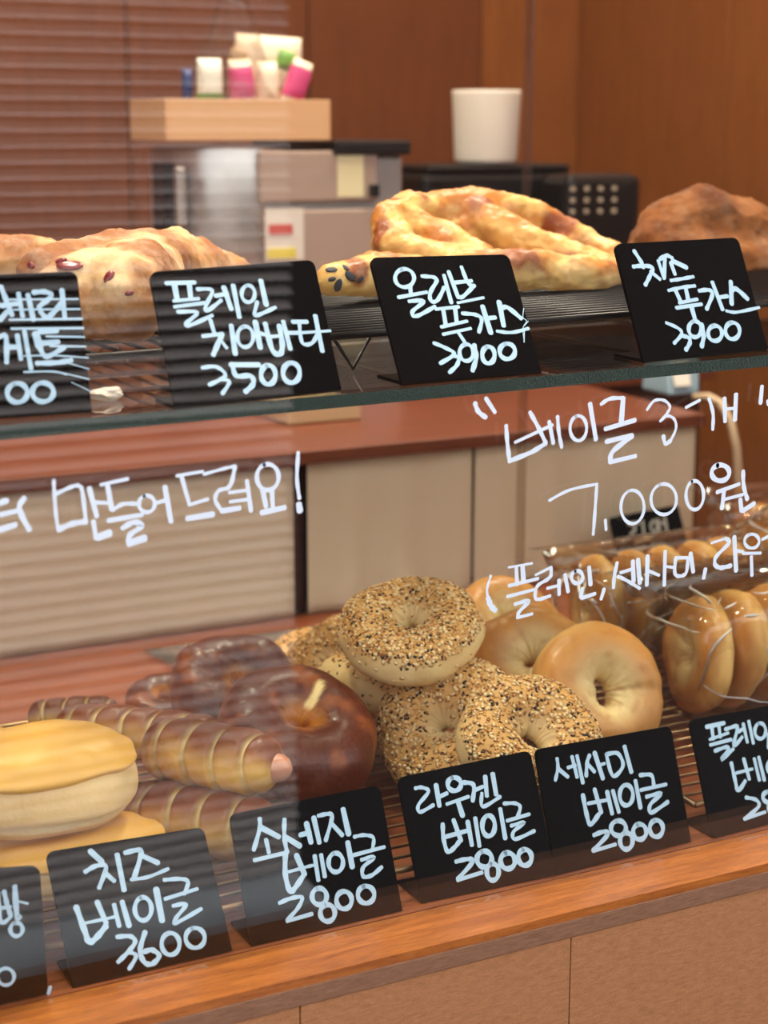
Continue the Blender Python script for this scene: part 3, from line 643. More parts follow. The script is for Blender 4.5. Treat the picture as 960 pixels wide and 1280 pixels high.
# cheese-topped oval buns
def bun(label, P, L_, W_, H_, yaw, seed, group, cheese=True):
    root = thing('cheese_bun', label, 'bun', tuple(Vector(P) - Vector((0, 0, H_ / 2))), group)
    NU, NV = 72, 36; off = Vector((seed * 3.3, seed, 0)); rot = Matrix.Rotation(yaw, 3, 'Z')
    def surf(u, v, grow=0):
        cx, sx = math.cos(u), math.sin(u); cy, sy = math.cos(v), math.sin(v)
        f = lambda t, e: math.copysign(abs(t) ** e, t)
        x = (L_ / 2 + grow) * f(cx, .75) * f(cy, .62); y = (W_ / 2 + grow) * f(sx, .85) * f(cy, .62); z = (H_ / 2 + grow) * f(sy, .8)
        if sy < 0: z *= .92
        p = Vector((x, y, z)); k = p.normalized()
        p += k * (.0028 * noise.noise(p * 22 + off) + .0011 * noise.noise(p * 60 + off)) - k * .0022 * math.exp(-((sy + .42 + .12 * noise.noise(Vector((u * 2, 0, seed)))) / .07) ** 2)
        return Vector(P) + rot @ p, p
    V = []; Cc = []
    for j in range(NV + 1):
        v = -math.pi / 2 + math.pi * j / NV
        for i in range(NU):
            p, l = surf(2 * math.pi * i / NU, v); V.append(p)
            c = mixc(LC(238, 192, 118), LC(250, 212, 148), sm(-.8, -.2, math.sin(v))); c = mixc(c, LC(226, 178, 106), .7 * sm(.25, .9, math.sin(v) + .4 * noise.noise(l * 30 + off)))
            c = mixc(c, LC(246, 232, 196), .6 * math.exp(-((math.sin(v) + .42) / .12) ** 2)); Cc.append(c)
    F = [(j * NU + i, j * NU + (i + 1) % NU, (j + 1) * NU + (i + 1) % NU, (j + 1) * NU + i) for j in range(NV) for i in range(NU)]
    mk('bread', V, F, M['bun'], root, smooth=True, cols=Cc)
    if cheese:
        V = []; NR = 22; F = []
        for k in range(NR + 1):
            for i in range(NU):
                u = 2 * math.pi * i / NU
                edge = .30 + .13 * noise.noise(Vector((math.cos(u) * 1.6, math.sin(u) * 1.6, seed))) + .04 * math.sin(5 * u + seed) + .10 * abs(math.cos(u)) ** 3
                t = k / NR; v = math.pi / 2 + (edge - math.pi / 2) * t
                g = .0022 + .0012 * math.exp(-((t - .93) / .05) ** 2) - .0030 * sm(.965, 1, t) + .0008 * noise.noise(Vector((math.cos(u) * t * 5, math.sin(u) * t * 5, seed + 3)))
                p, _ = surf(u, v, g); V.append(p)
        F = [(k * NU + i, (k + 1) * NU + i, (k + 1) * NU + (i + 1) % NU, k * NU + (i + 1) % NU) for k in range(NR) for i in range(NU)]
        mk('melted_cheese', V, F, M['cheese'], root, smooth=True)
    return root
GB = 'cheese-topped buns at the left'
bun('cheese-topped oval bun lying highest at the left edge, pale side facing out', atZ(50, 978, .090), .125, .090, .064, -.15, 1, GB)
bun('cheese-topped bun below the highest one, yellow top showing above the card', atZ(92, 1072, .040), .120, .080, .040, -.2, 2, GB)
bun('cheese-topped bun behind the others, only its yellow edge showing at the left frame edge', atZ(-68, 962, .078), .11, .07, .05, -.2, 3, GB)

# loaves grown from spheres, fused by remeshing
def blob(name, label, cat, balls, mat, seed, vox=.0035, colf=None, disp=.0035, dscale=26, smooth=6, group=None, squash=None):
    bm = bmesh.new()
    for (p, r) in balls:
        m = Matrix.Translation(p) @ Matrix.Diagonal((r, r, r * (squash or 1), 1))
        bmesh.ops.create_icosphere(bm, subdivisions=2, radius=1, matrix=m)
    me = bpy.data.meshes.new('tmp'); bm.to_mesh(me); bm.free()
    o = bpy.data.objects.new('tmp', me); C.objects.link(o)
    a = o.modifiers.new('r', 'REMESH'); a.mode = 'VOXEL'; a.voxel_size = vox
    s_ = o.modifiers.new('s', 'SMOOTH'); s_.factor = .5; s_.iterations = smooth
    ev = o.evaluated_get(bpy.context.evaluated_depsgraph_get()); m2 = bpy.data.meshes.new_from_object(ev)
    V = [v.co.copy() for v in m2.vertices]; Nn = [v.normal.copy() for v in m2.vertices]; F = [tuple(p.vertices) for p in m2.polygons]
    bpy.data.objects.remove(o); bpy.data.meshes.remove(me); bpy.data.meshes.remove(m2)
    off = Vector((seed * 2.7, seed, seed * .3)); Cc = []
    for i, v in enumerate(V):
        Cc.append(colf(v, Nn[i], off))
        V[i] = v + Nn[i] * (disp * noise.noise(v * dscale + off) + disp * .45 * noise.noise(v * dscale * 2.7 + off) + disp * .28 * noise.noise(v * dscale * 7 + off) + disp * .12 * noise.noise(v * dscale * 15 + off))
    for v in V: v.z = max(v.z, zr(v.x) + .0028)
    c = sum(V, Vector()) / len(V); c.z = min(v.z for v in V)
    ob = mk(name, V, F, mat, smooth=True, cols=Cc, origin=c)
    tag(ob, label, cat, group); return ob, V, Nn
def chain(*pts, n=7):
    """(px, py, Y, radius px) control points -> balls"""
    W = []
    for px, py, Y, r in pts:
        p = atY(px, py, Y); W.append((p, r * depth(p) / FPX))
    out = []
    for (a, ra), (b, rb) in zip(W, W[1:]):
        for k in range(n): t = k / n; out.append((a.lerp(b, t), ra + (rb - ra) * t))
    out.append(W[-1]); return out
def col_rustic(v, n, off):
    k = noise.fractal(v * 22 + off, 1, 2, 4)
    c = mixc(LC(200, 144, 84), LC(156, 96, 46), sm(-.2, .5, k + n.z * .35)); return mixc(c, LC(224, 190, 142), sm(.1, .5, -k) * .7)
def col_foug(v, n, off):
    k = noise.fractal(v * 26 + off, 1, 2, 4); c = mixc(LC(238, 192, 112), LC(204, 132, 58), sm(-.2, .4, k + n.z * .25))
    c = mixc(c, LC(150, 76, 28), sm(.28, .5, noise.noise(v * 34 + off * 2) + n.z * .12)); return mixc(c, LC(246, 218, 150), sm(.1, .7, -n.z - .1 + k) * .6)
def col_dim(v, n, off):
    k = noise.fractal(v * 20 + off, 1, 2, 4); return mixc(LC(138, 82, 36), LC(98, 52, 22), sm(-.2, .5, k + n.z * .2))
GT = 'floury long loaves at the upper left'
la, Va, Na = blob('cherry_loaf', 'large floury loaf with dried cherries, blunt end facing out between the two left cards', 'bread',
    chain((155, 380, .125, 52), (165, 348, .17, 54), (185, 338, .24, 50), (215, 330, .30, 46), (270, 345, .36, 38), (320, 365, .38, 26)) + chain((70, 385, .15, 50), (120, 365, .16, 55), (155, 372, .13, 54)) + chain((60, 350, .2, 46), (150, 330, .24, 48), (230, 340, .3, 44)), M['rustic'], 1, colf=col_rustic, disp=.005, group=GT, smooth=9)
blob('long_loaf', 'floury loaf behind the large one, at the upper left frame edge', 'bread', chain((-80, 345, .36, 40), (-20, 338, .36, 44), (50, 335, .36, 40), (90, 350, .36, 34)), M['rustic'], 2, colf=col_rustic, disp=.005, group=GT, smooth=8)
fou, Vf, Nf = blob('cheese_flatbread', 'big golden holed flatbread with rope-like ridges, on the rack between the right cards', 'bread',
    chain((492, 305, .31, 29), (486, 275, .33, 24), (508, 262, .35, 24), (548, 260, .36, 23), (600, 256, .36, 24), (645, 266, .36, 24), (690, 284, .35, 22), (735, 306, .33, 20), (775, 328, .30, 20)) +
    chain((502, 270, .34, 23), (535, 288, .32, 21), (565, 304, .30, 22), (600, 322, .28, 22)) +
    chain((592, 268, .35, 24), (622, 284, .33, 25), (660, 303, .31, 24), (705, 318, .29, 22), (750, 336, .27, 22)) +
    chain((490, 305, .31, 25), (530, 324, .29, 24), (580, 330, .27, 25), (640, 336, .25, 25), (700, 340, .24, 24), (748, 343, .245, 22), (772, 338, .26, 19)) +
    chain((520, 310, .335, 14), (570, 285, .345, 12), (640, 320, .335, 14), (700, 305, .33, 12)) +
    chain((520, 335, .30, 18), (600, 342, .29, 20), (680, 346, .29, 20), (750, 350, .29, 15)), M['fougasse'], 3, vox=.0024, colf=col_foug, disp=.0034, dscale=38, smooth=3)
ol, Vo, No = blob('olive_flatbread', 'pale olive-studded flatbread end left of the holed one', 'bread', chain((415, 352, .235, 20), (450, 345, .245, 26), (490, 345, .25, 26), (530, 350, .25, 24)) + chain((425, 340, .26, 14), (470, 330, .27, 18), (520, 335, .27, 18)), M['fougasse'], 4, vox=.003, colf=col_foug, disp=.003, dscale=36, smooth=5)
blob('reflected_loaf', 'solid loaf in place of a dim bread reflection at the upper right, behind and above the rightmost shelf card', 'bread',
    chain((840, 290, .36, 46), (880, 290, .36, 58), (940, 305, .36, 50), (1000, 330, .34, 40)) + chain((820, 315, .35, 40), (880, 330, .33, 44), (960, 340, .33, 44)), M['dim_loaf'], 5, colf=col_dim, disp=.005, smooth=8)  # solid loaf put in for a reflected one, its dimness in the colour
def stud(ob, V, N_, targets, r, mat, name, label=None, sq=.5):
    org = ob.location
    for k, (px, py, s) in enumerate(targets):
        d = ray(px, py).normalized(); best = None
        for i, v in enumerate(V):
            if N_[i].dot(d) > -.05: continue
            w_ = v - CAM; t = w_.dot(d); e_ = (w_ - d * t).length
            if e_ < .004 and (best is None or t < best[0]): best = (t, v, N_[i])
        if not best: continue
        _, v, nn = best
        bm = bmesh.new(); bmesh.ops.create_icosphere(bm, subdivisions=2, radius=1)
        q = nn.to_track_quat('Z', 'Y').to_matrix().to_4x4() @ Matrix.Rotation(k * 1.3, 4, 'Z') @ Matrix.Diagonal((r * s, r * s * .6, r * sq, 1))
        for b in bm.verts: b.co = q @ b.co * (1 + .12 * noise.noise(b.co * 2.3 + Vector((k, 0, 0)))) 
        me = bpy.data.meshes.new(name); bm.to_mesh(me); bm.free(); me.materials.append(M[mat]); me.polygons.foreach_set('use_smooth', [True] * len(me.polygons))
        o = bpy.data.objects.new(name, me); C.objects.link(o); o.parent = ob; o.location = v - org
stud(la, Va, Na, [(85, 324, 1.7), (138, 340, 1.0), (32, 328, .7), (78, 318, .8), (130, 432, 1.4), (165, 360, .6), (15, 322, .6)], .0052, 'cherry', 'dried_cherry', sq=.3)
stud(ol, Vo, No, [(412, 332, .9), (425, 358, 1.0), (444, 343, 1.1), (456, 350, .7), (434, 330, .7), (418, 345, .6)], .0052, 'olive', 'olive_slice', sq=.15)

def hit(Vw, Nw, px, py):
    d = ray(px, py).normalized(); best = None
    for v, nn in zip(Vw, Nw):
        if nn.dot(d) > -.05: continue
        w_ = v - CAM; t = w_.dot(d); e_ = (w_ - d * t).length
        if e_ < .0035 and (best is None or t < best[0]): best = (t, v, nn)
    return best
for ob in [o for o in C.objects if o.name == 'dark_bagel']:
    Vw, Nw = vertex_world(ob); pts = []
    for px, py in ((401, 852), (400, 856), (398, 860), (396, 865), (393, 870), (390, 876), (386, 882)):
        h_ = hit(Vw, Nw, px, py)
        if h_: pts.append(CAM + ray(px, py).normalized() * h_[0])
    # a split in the crust shows the pale crumb: browning attribute lightened along it
    at = ob.data.color_attributes['Col'].data
    for k, v in enumerate(Vw):
        dd = min([(v - p).length for p in pts], default=1)
        if dd < .0046:
            at[k].color = mixc(LC(248, 218, 150), tuple(at[k].color), sm(.0024, .0046, dd))

# ---------------------------------------------------------------- bagels in clear bags
def pinch(p, c, s): return p
def bag(label, cx, cy, zbase, Lx, Ly, H, yaw, n, seed, group, tilt=0.0, headers=1, rad=.050):
    root = thing('bagel_bag', label, 'bag', (cx, cy, zbase), group)
    rot = Matrix.Rotation(yaw, 3, 'Z'); off = Vector((seed * 9.1, seed * 4.7, 0)); base = Vector((cx, cy, zbase))
    rg = random.Random(seed)
    # closed film envelope, crumpled, pulled in at the ends
    NU, NV = 60, 30; V = []
    for j in range(NV + 1):
        v = -math.pi / 2 + math.pi * j / NV
        for i in range(NU):
            u = 2 * math.pi * i / NU; f = lambda t, e: math.copysign(abs(t) ** e, t)
            x = Lx / 2 * f(math.cos(u), .45) * f(math.cos(v), .5); y = Ly / 2 * f(math.sin(u), .6) * f(math.cos(v), .5); z = H / 2 * f(math.sin(v), .6)
            p = Vector((x, y, z)); k = p.normalized()
            w_ = noise.voronoi(p * 26 + off)[0]; cr = (w_[1] - w_[0])
            p += k * (-.006 * (1 - min(1, cr * 3.0)) * (1 if z > -H * .3 else .3) + .004 * noise.noise(p * 30 + off))
            q = base + rot @ p; q.z += H / 2; q.z = max(q.z, zbase + .0003); V.append(q)
    F = [(j * NU + i, j * NU + (i + 1) % NU, (j + 1) * NU + (i + 1) % NU, (j + 1) * NU + i) for j in range(NV) for i in range(NU)]
    mk('film', V, F, M['bag'], root, smooth=True)
    # pinched creases running over the film, each a thin raised fold
    cm = MB()
    for q in range(40):
        i0 = rg.choice((rg.randrange(NU // 2, NU), rg.randrange(NU))); j0 = rg.randrange(14, 27); di = rg.uniform(-1.3, 1.3); dj = rg.uniform(-1.0, .25); ln = rg.randrange(5, 14); pts = []
        for t in range(ln):
            ii = i0 + di * t; jj = max(1, min(NV - 1, j0 + dj * t)); a = int(ii) % NU; b = int(jj)
            fi, fj = ii - math.floor(ii), jj - math.floor(jj)
            P0 = V[b * NU + a].lerp(V[b * NU + (a + 1) % NU], fi); P1 = V[min(b + 1, NV) * NU + a].lerp(V[min(b + 1, NV) * NU + (a + 1) % NU], fi)
            p = P0.lerp(P1, fj); pts.append(p + (p - (base + Vector((0, 0, H / 2)))).normalized() * .0012)
        if min(p.z for p in pts) < zbase + .004: continue
        wr_ = rg.choice((.0004, .0006, .0013)); cm.tube(pts, [.00015 + wr_ * math.sin(math.pi * (k + .3) / len(pts)) for k in range(len(pts))], 5)
    c_ = cm.make('film_creases', M['crease'], root, smooth=True); c_['kind'] = 'stuff'
    # folded flap(s) of film along the top back edge
    for h in range(headers):
        y0 = Ly * .18 + h * .02; z0 = H * .88 - h * .004; A = []; k = 14
        for i in range(k + 1):
            x = -Lx * .52 + Lx * 1.04 * i / k; wv = .0025 * noise.noise(Vector((x * 40, seed, h)))
            A.append((base + rot @ Vector((x, y0 + wv, z0 + wv)), base + rot @ Vector((x, y0 + .016 + wv, z0 + .017 + wv)), base + rot @ Vector((x, y0 + .038 + wv, z0 + .014 - wv))))
        Vv = [q for t in A for q in t]; Ff = []
        for i in range(k):
            for m in range(2): a = i * 3 + m; Ff.append((a, a + 3, a + 4, a + 1))
        o = mk('film_flap', Vv, Ff, M['bag_fold'], root, smooth=True)
        sd = o.modifiers.new('s', 'SOLIDIFY'); sd.thickness = .0004
    return base, rot
def bagged(label, group, bags_n, c, H, yaw, seed, z0, n, Lx, R=.031, r=.0215, lean=.12):
    rg = random.Random(seed)
    for i in range(n):
        t = (i + .5) / n - .5; d = Matrix.Rotation(yaw, 3, 'Z') @ Vector((t * (Lx - .026), rg.uniform(-.004, .004), 0))
        ht = R + r
        P = Vector((c[0], c[1], z0 + ht * .97)) + d
        nv = Matrix.Rotation(yaw, 3, 'Z') @ Vector((-.93, .16 + rg.uniform(-.08, .08), lean + rg.uniform(-.05, .05)))
        names = ['first', 'second', 'third', 'fourth', 'fifth', 'sixth', 'seventh']
        V, F, Cc = BG[(seed + i) % len(BG)]
        o = bpy.data.objects.new('bagged_bagel', BGM[(seed + i) % len(BG)]); C.objects.link(o)
        tag(o, label % names[i], 'bagel', group); pose(o, P, nv, rg.random() * 6)
BG = [bagel_mesh('plain', .031, .0205, .76, 30 + k, 1, 64, 28) for k in range(3)]; BGM = []
for V, F, Cc in BG:
    o = mk('bagged_bagel', V, F, M['plain'], smooth=True, cols=Cc); BGM.append(o.data); bpy.data.objects.remove(o)
GG = 'clear bags of bagels on the right rack'
bag('clear film bag nearest the window at the right, above the rightmost lower card', .955, .180, .0225, .285, .125, .112, 0, 5, 1, GG, headers=2)
bagged('bagel standing on edge inside the nearest film bag, %s from its left end', 'bagels in the nearest film bag', 7, (.952, .180), .1, 0, 1, .024, 7, .272)
bag('clear film bag behind the unwrapped plain bagels, second from the window', .918, .325, .0225, .215, .120, .100, 0, 4, 2, GG, headers=1)
bagged('bagel in the film bag behind the unwrapped plain bagels, %s from its left', 'bagels in the second film bag', 5, (.918, .325), .1, 0, 2, .024, 5, .205)
bag('clear film bag in the back row right, in front of the small black card', 1.135, .345, .0225, .215, .120, .118, 0, 4, 3, GG, headers=1)
bagged('bagel in the back-row film bag by the right frame edge, %s from left', 'bagels in the third film bag', 5, (1.135, .345), .1, 0, 3, .024, 5, .195)
bag('farthest clear film bag, blurred against the cloth beside the small black card', 1.225, .47, .0008, .25, .12, .125, 0, 4, 4, GG, headers=1)
bagged('bagel inside the farthest film bag against the cloth, %s from its left end', 'bagels in the farthest film bag', 4, (1.225, .47), .1, 0, 4, .012, 4, .225)

# loose clear sheet on the display board
V = []; F = []; cs = [atZ(178, 812, .004), atZ(235, 842, .004), atZ(640, 790, .004), atZ(600, 752, .004)]; k = 16
for j in range(7):
    for i in range(k + 1):
        a = cs[0].lerp(cs[3], i / k); b = cs[1].lerp(cs[2], i / k); p = a.lerp(b, j / 6); p.z = .0022 + .0016 * (1 + noise.noise(p * 22)); V.append(p)
F = [(j * (k + 1) + i, j * (k + 1) + i + 1, (j + 1) * (k + 1) + i + 1, (j + 1) * (k + 1) + i) for j in range(6) for i in range(k)]
o = mk('plastic_sheet', V, F, M['sheet'], smooth=True, origin=cs[0]); o.modifiers.new('s', 'SOLIDIFY').thickness = .0003
tag(o, 'flat clear plastic sheet lying on the wooden board behind the dark bagels', 'plastic sheet')

# ---------------------------------------------------------------- counter behind, with cloth front
ct = thing('service_counter', 'reddish wood service counter behind the display, its front hung with cloth', 'counter', (.4, .9, ZF))
ZC, ZCB = .1795, .1655
cx0, cx1 = XL + .001, 1.215
box('countertop', cx0, cx1, .652, 1.35, ZCB, ZC, M['counter'], ct, bevel=.0015)
box('cabinet_body', cx0, cx1 - .01, .726, 1.33, ZF + .001, ZCB - .0005, M['dark_wood'], ct)
box('countertop', cx1 + .0005, 1.46, .95, 1.35, ZCB, ZC, M['counter'], ct, bevel=.0015)
box('cabinet_body', cx1 - .0095, 1.45, .97, 1.33, ZF + .001, ZCB - .0005, M['dark_wood'], ct)
box('post', .694, .708, .676, .725, .0005, ZCB - .0005, M['dark_wood'], ct)
M['cloth'] = simple('beige_cloth', (224, 208, 178), .9, bump=.25, bscale=420)
def cloth(label, x0, x1, amp, seed):
    V = []; nx, nz = 70, 16
    for j in range(nz + 1):
        z = .001 + (ZCB - .003) * j / nz
        for i in range(nx + 1):
            x = x0 + (x1 - x0) * i / nx
            V.append((x, .664 + amp * (math.sin(x * 95 + seed) + .6 * noise.noise(Vector((x * 30, z * 5, seed)))) * (1.2 - .7 * j / nz), z))
    F = [(j * (nx + 1) + i, j * (nx + 1) + i + 1, (j + 1) * (nx + 1) + i + 1, (j + 1) * (nx + 1) + i) for j in range(nz) for i in range(nx)]
    o = mk('counter_cloth', V, F, M['cloth'], smooth=True, origin=((x0 + x1) / 2, .664, 0)); m = o.modifiers.new('s', 'SOLIDIFY'); m.thickness = .0008
    return tag(o, label, 'cloth', 'cloths hung along the counter front')
cloth('flat beige cloth left of the dark wooden post', XL + .01, .692, .0008, 1)
cloth('folded beige cloth between the dark post and the thin vertical seam', .7085, .9065, .0026, 2)
cloth('beige cloth right of the thin vertical seam, behind the bagged bagels', .911, 1.208, .0022, 3)
# edge of a standing clear panel in the middle of the display
M['seam'] = film('panel_edge_film', 1.5, (.84, .78, .72), .3, 2.0)
o = box('clear_divider_strip', .9075, .9115, .560, .572, .0005, 1.2, M['seam']); o['label'] = 'slim clear vertical strip rising from the board in front of the cloth'; o['category'] = 'divider'

# machine with a curved steel column, stone-grey front and stickers
my = .98
def X_(px, Y, py=400): return atY(px, py, Y).x
def Zp(px, py, Y): return atY(px, py, Y).z
M['steel'] = simple('brushed_steel', (200, 196, 192), .32, metal=.75)
M['stone'] = simple('mottled_grey_panel', (168, 146, 132), .5, bump=.3, bscale=60)
M['black_plastic'] = simple('black_plastic', (22, 18, 18), .35)
x0, x1, x2 = X_(228, my), X_(326, my), X_(505, my)
zt = Zp(400, 182, my)
mch = thing('coffee_machine', 'grey box-shaped machine with a rounded steel corner and stickers, below the cardboard box', 'machine', ((x0 + x2) / 2, my, ZC + .0005))
zb = ZC + .0005
MB().lathe([(.085, 0), (.085, zt - zb - .004), (.083, zt - zb)], (x0 + .085, my + .085, zb), 40).make('steel_column', M['steel'], mch, smooth=False)
for p in mch.children[-1].data.polygons: p.use_smooth = abs(p.normal.z) < .5
box('body', x0 + .085, x2, my + .004, my + .25, zb, zt - .012, M['steel'], mch, bevel=.004)
box('upper_panel', x1, X_(470, my), my - .006, my + .0035, Zp(400, 252, my), zt - .006, M['stone'], mch, bevel=.003)
box('lower_panel', x1 + .004, X_(500, my), my - .010, my + .0035, Zp(400, 400, my), Zp(400, 262, my), M['stone'], mch, bevel=.003)
box('top_cover', X_(415, my), x2 + .004, my - .012, my + .25, zt - .0115, zt + .006, M['black_plastic'], mch, bevel=.004)
box('shaded_side_gap', X_(214, my), X_(228, my), my + .01, my + .05, zb, zt - .02, M['black_plastic'], mch)  # dark block put in for the shaded gap left of the machine
box('handle', X_(224, my - .02), X_(236, my - .02), my - .025, my - .012, Zp(230, 282, my), Zp(230, 208, my), M['steel'], mch, bevel=.003)
M['sticker'] = simple('cream_sticker', (226, 216, 172), .6); M['sticker_y'] = simple('yellow_sticker', (226, 208, 88), .6); M['sticker_r'] = simple('red_print', (196, 76, 64), .6)
M['sticker_w'] = simple('white_sticker', (222, 214, 202), .6)
box('sticker', X_(420, my), X_(452, my), my - .0072, my - .0062, Zp(430, 246, my), Zp(430, 188, my), M['sticker'], mch)
s_ = box('sticker', X_(329, my), X_(376, my), my - .0112, my - .0102, Zp(350, 325, my), Zp(350, 260, my), M['sticker_w'], mch)
s_['_o'] = tuple(mch['_o'])
box('red_bar', X_(333, my), X_(362, my), my - .0122, my - .0113, Zp(350, 292, my), Zp(350, 280, my), M['sticker_r'], s_)
box('yellow_bar', X_(331, my), X_(366, my), my - .0122, my - .0113, Zp(350, 322, my), Zp(350, 309, my), M['sticker_y'], s_)
box('switch', X_(458, my), X_(468, my), my - .016, my - .0065, Zp(460, 246, my), Zp(460, 230, my), M['black_plastic'], mch, bevel=.002)

# open cardboard box with packets on the machine
M['cardboard'] = simple('cardboard', (214, 170, 126), .8, bump=.15, bscale=60)
bx0, bx1 = X_(209, my, 150) + .03, X_(409, my, 150); bz0 = zt + .0065; bz1 = Zp(300, 124, my)
bd = .12
cb = thing('cardboard_box', 'open kraft cardboard box full of packets on top of the grey machine', 'box', ((bx0 + bx1) / 2, my + .06, bz0))
box('base', bx0 - .03, bx1, my + .0, my + bd, bz0, bz0 + .003, M['cardboard'], cb)
box('front_side', bx0 - .03, bx1, my - .003, my, bz0, bz1, M['cardboard'], cb, bevel=.0006)
box('back_side', bx0 - .03, bx1, my + bd, my + bd + .003, bz0, bz1, M['cardboard'], cb, bevel=.0006)
box('end_side', bx0 - .033, bx0 - .03, my - .003, my + bd + .003, bz0, bz1, M['cardboard'], cb, bevel=.0006)
box('end_side', bx1, bx1 + .003, my - .003, my + bd + .003, bz0, bz1, M['cardboard'], cb, bevel=.0006)
def pillow(name, label, cat, px, py, w_, h_, d_, Y, mat, tilt=0, band=None, group='packets in the cardboard box', bandh=.68):
    p = atY(px, py, Y); V = []; NU, NV = 20, 14; zc = p.z
    for j in range(NV + 1):
        v = -1 + 2 * j / NV
        for i in range(NU):
            u = 2 * math.pi * i / NU; t = (1 - abs(v) ** 4)
            q = Vector((w_ / 2 * math.copysign(abs(math.cos(u)) ** .5, math.cos(u)), d_ / 2 * math.sin(u) * t + .0005 * math.sin(u), v * h_ / 2))
            V.append(p + Matrix.Rotation(tilt, 3, 'Y') @ q)
    F = [(j * NU + i, j * NU + (i + 1) % NU, (j + 1) * NU + (i + 1) % NU, (j + 1) * NU + i) for j in range(NV) for i in range(NU)]
    F += [tuple(reversed(range(NU))), tuple(NV * NU + i for i in range(NU))]
    o = mk(name, V, F, mat, smooth=True, origin=(p.x, p.y, p.z - h_ / 2)); tag(o, label, cat, group)
    if band:
        V2 = []
        for j in range(7):
            v = -.70 + bandh * 2 * j / 6
            for i in range(NU):
                u = 2 * math.pi * i / NU; t = (1 - abs(v) ** 4)
                q = Vector(((w_ / 2 + .0008) * math.copysign(abs(math.cos(u)) ** .5, math.cos(u)), (d_ / 2 + .001) * math.sin(u) * t, v * h_ / 2))
                V2.append(p + Matrix.Rotation(tilt, 3, 'Y') @ q)
        F2 = [(j * NU + i, j * NU + (i + 1) % NU, (j + 1) * NU + (i + 1) % NU, (j + 1) * NU + i) for j in range(6) for i in range(NU)]
        mk('label_band', V2, F2, band, o, smooth=True, origin=(p.x, p.y, p.z - h_ / 2))
    return o
M['pink'] = simple('pink_print', (206, 74, 128), .45); M['cream_pack'] = simple('cream_packet', (232, 218, 192), .5); M['white_pack'] = simple('white_packet', (226, 226, 212), .4)
M['green_pack'] = simple('green_print', (106, 154, 62), .5); M['olive_pack'] = simple('tan_print', (158, 128, 84), .5); M['blue_pack'] = simple('navy_plastic', (40, 56, 110), .4)
pillow('drink_pouch', 'white and green packet at the left end of the cardboard box', 'packet', 262, 103, .030, .055, .022, my + .03, M['white_pack'], 0, M['green_pack'], bandh=.12)
pillow('drink_pouch', 'packet with a bright pink upright band, left of the box middle', 'packet', 302, 103, .028, .054, .022, my + .03, M['cream_pack'], -.1, M['pink'])
pillow('drink_pouch', 'plain cream packet between the two pink ones', 'packet', 334, 105, .026, .052, .022, my + .035, M['cream_pack'], 0)
pillow('drink_pouch', 'leaning pink packet at the right end of the cardboard box', 'packet', 371, 104, .026, .056, .022, my + .03, M['cream_pack'], .35, M['pink'])
pillow('snack_packet', 'tall cream packet standing at the back of the cardboard box with a green mark', 'packet', 335, 84, .088, .075, .026, my + .085, M['cream_pack'], .05, None)
pillow('snack_packet', 'green tuft-like wrapper above the leaning pink packet', 'packet', 357, 76, .022, .024, .018, my + .055, M['green_pack'], .3, None)
pillow('snack_packet', 'small tan wrapper above the left pink packet', 'packet', 297, 72, .022, .020, .018, my + .055, M['olive_pack'], .3, None)
pillow('blue_clip', 'small navy blue object at the left end of the cardboard box', 'clip', 234, 108, .012, .04, .015, my + .05, M['blue_pack'], 0, None)
# sheer gathered bag over the packets
p = atY(292, 70, my + .06); V = []; NU, NV = 36, 16
for j in range(NV + 1):
    t = j / NV; r_ = .058 * (1 - t) ** .8 + .004 + .010 * (t > .92)
    for i in range(NU):
        u = 2 * math.pi * i / NU; rr = r_ * (1 + .12 * math.sin(u * 7 + t * 3) * t + .06 * noise.noise(Vector((math.cos(u) * 2, math.sin(u) * 2, t * 3))))
        V.append((p.x + rr * math.cos(u) * 1.05, p.y + rr * math.sin(u) * .85, bz0 + .02 + t * .165))
F = [(j * NU + i, j * NU + (i + 1) % NU, (j + 1) * NU + (i + 1) % NU, (j + 1) * NU + i) for j in range(NV) for i in range(NU)]
M['sheer'] = film('sheer_bag_film', 1.45, (.93, .90, .88), .25, 1.5)
tag(mk('gathered_bag', V, F, M['sheer'], smooth=True, origin=(p.x, p.y, bz0 + .02)), 'sheer gathered bag peaking above the packets in the cardboard box', 'bag')

# dark till with the white cup on it, dark keypad terminal with pale keys
ty = 1.12
tx0, tx1 = X_(528, ty), X_(715, ty); tz = Zp(600, 206, ty)
til = thing('till', 'low dark till under the white cup, mostly hidden by the flatbread', 'till', ((tx0 + tx1) / 2, ty, ZC + .0005))
box('housing', tx0, tx1, ty, ty + .16, ZC + .0005, tz - .012, M['black_plastic'], til, bevel=.008)
box('lid', tx0 + .01, tx1 - .004, ty + .004, ty + .15, tz - .0118, tz, M['black_plastic'], til, bevel=.005)
cc = atY(607, 205, ty + .05); cs_ = depth(cc) / FPX
M['cup'] = simple('white_paper', (236, 228, 214), .6)
rc = 43 * cs_
hc = 86 * cs_ / math.cos(PITCH)
cup = MB().lathe([(rc * .80, 0), (rc * .89, .003), (rc * .91, .006), (rc * .99, hc - .004), (rc, hc), (rc * .93, hc), (rc * .82, .012)], (cc.x, cc.y, tz + .0008), 40).make('paper_cup', M['cup'], smooth=True, origin=(cc.x, cc.y, tz + .0008))
tag(cup, 'white paper cup standing on the dark till at the centre back', 'cup')
ky = 1.02
kx0, kx1 = X_(705, ky), X_(798, ky); kz = Zp(750, 218, ky)
kt = thing('card_terminal', 'dark keypad terminal with pale keys, right of the till behind the flatbread', 'card terminal', ((kx0 + kx1) / 2, ky, ZC + .0005))
box('housing', kx0, kx1, ky, ky + .07, ZC + .0005, kz, M['black_plastic'], kt, bevel=.012)
M['key'] = simple('pale_key', (176, 160, 140), .5)
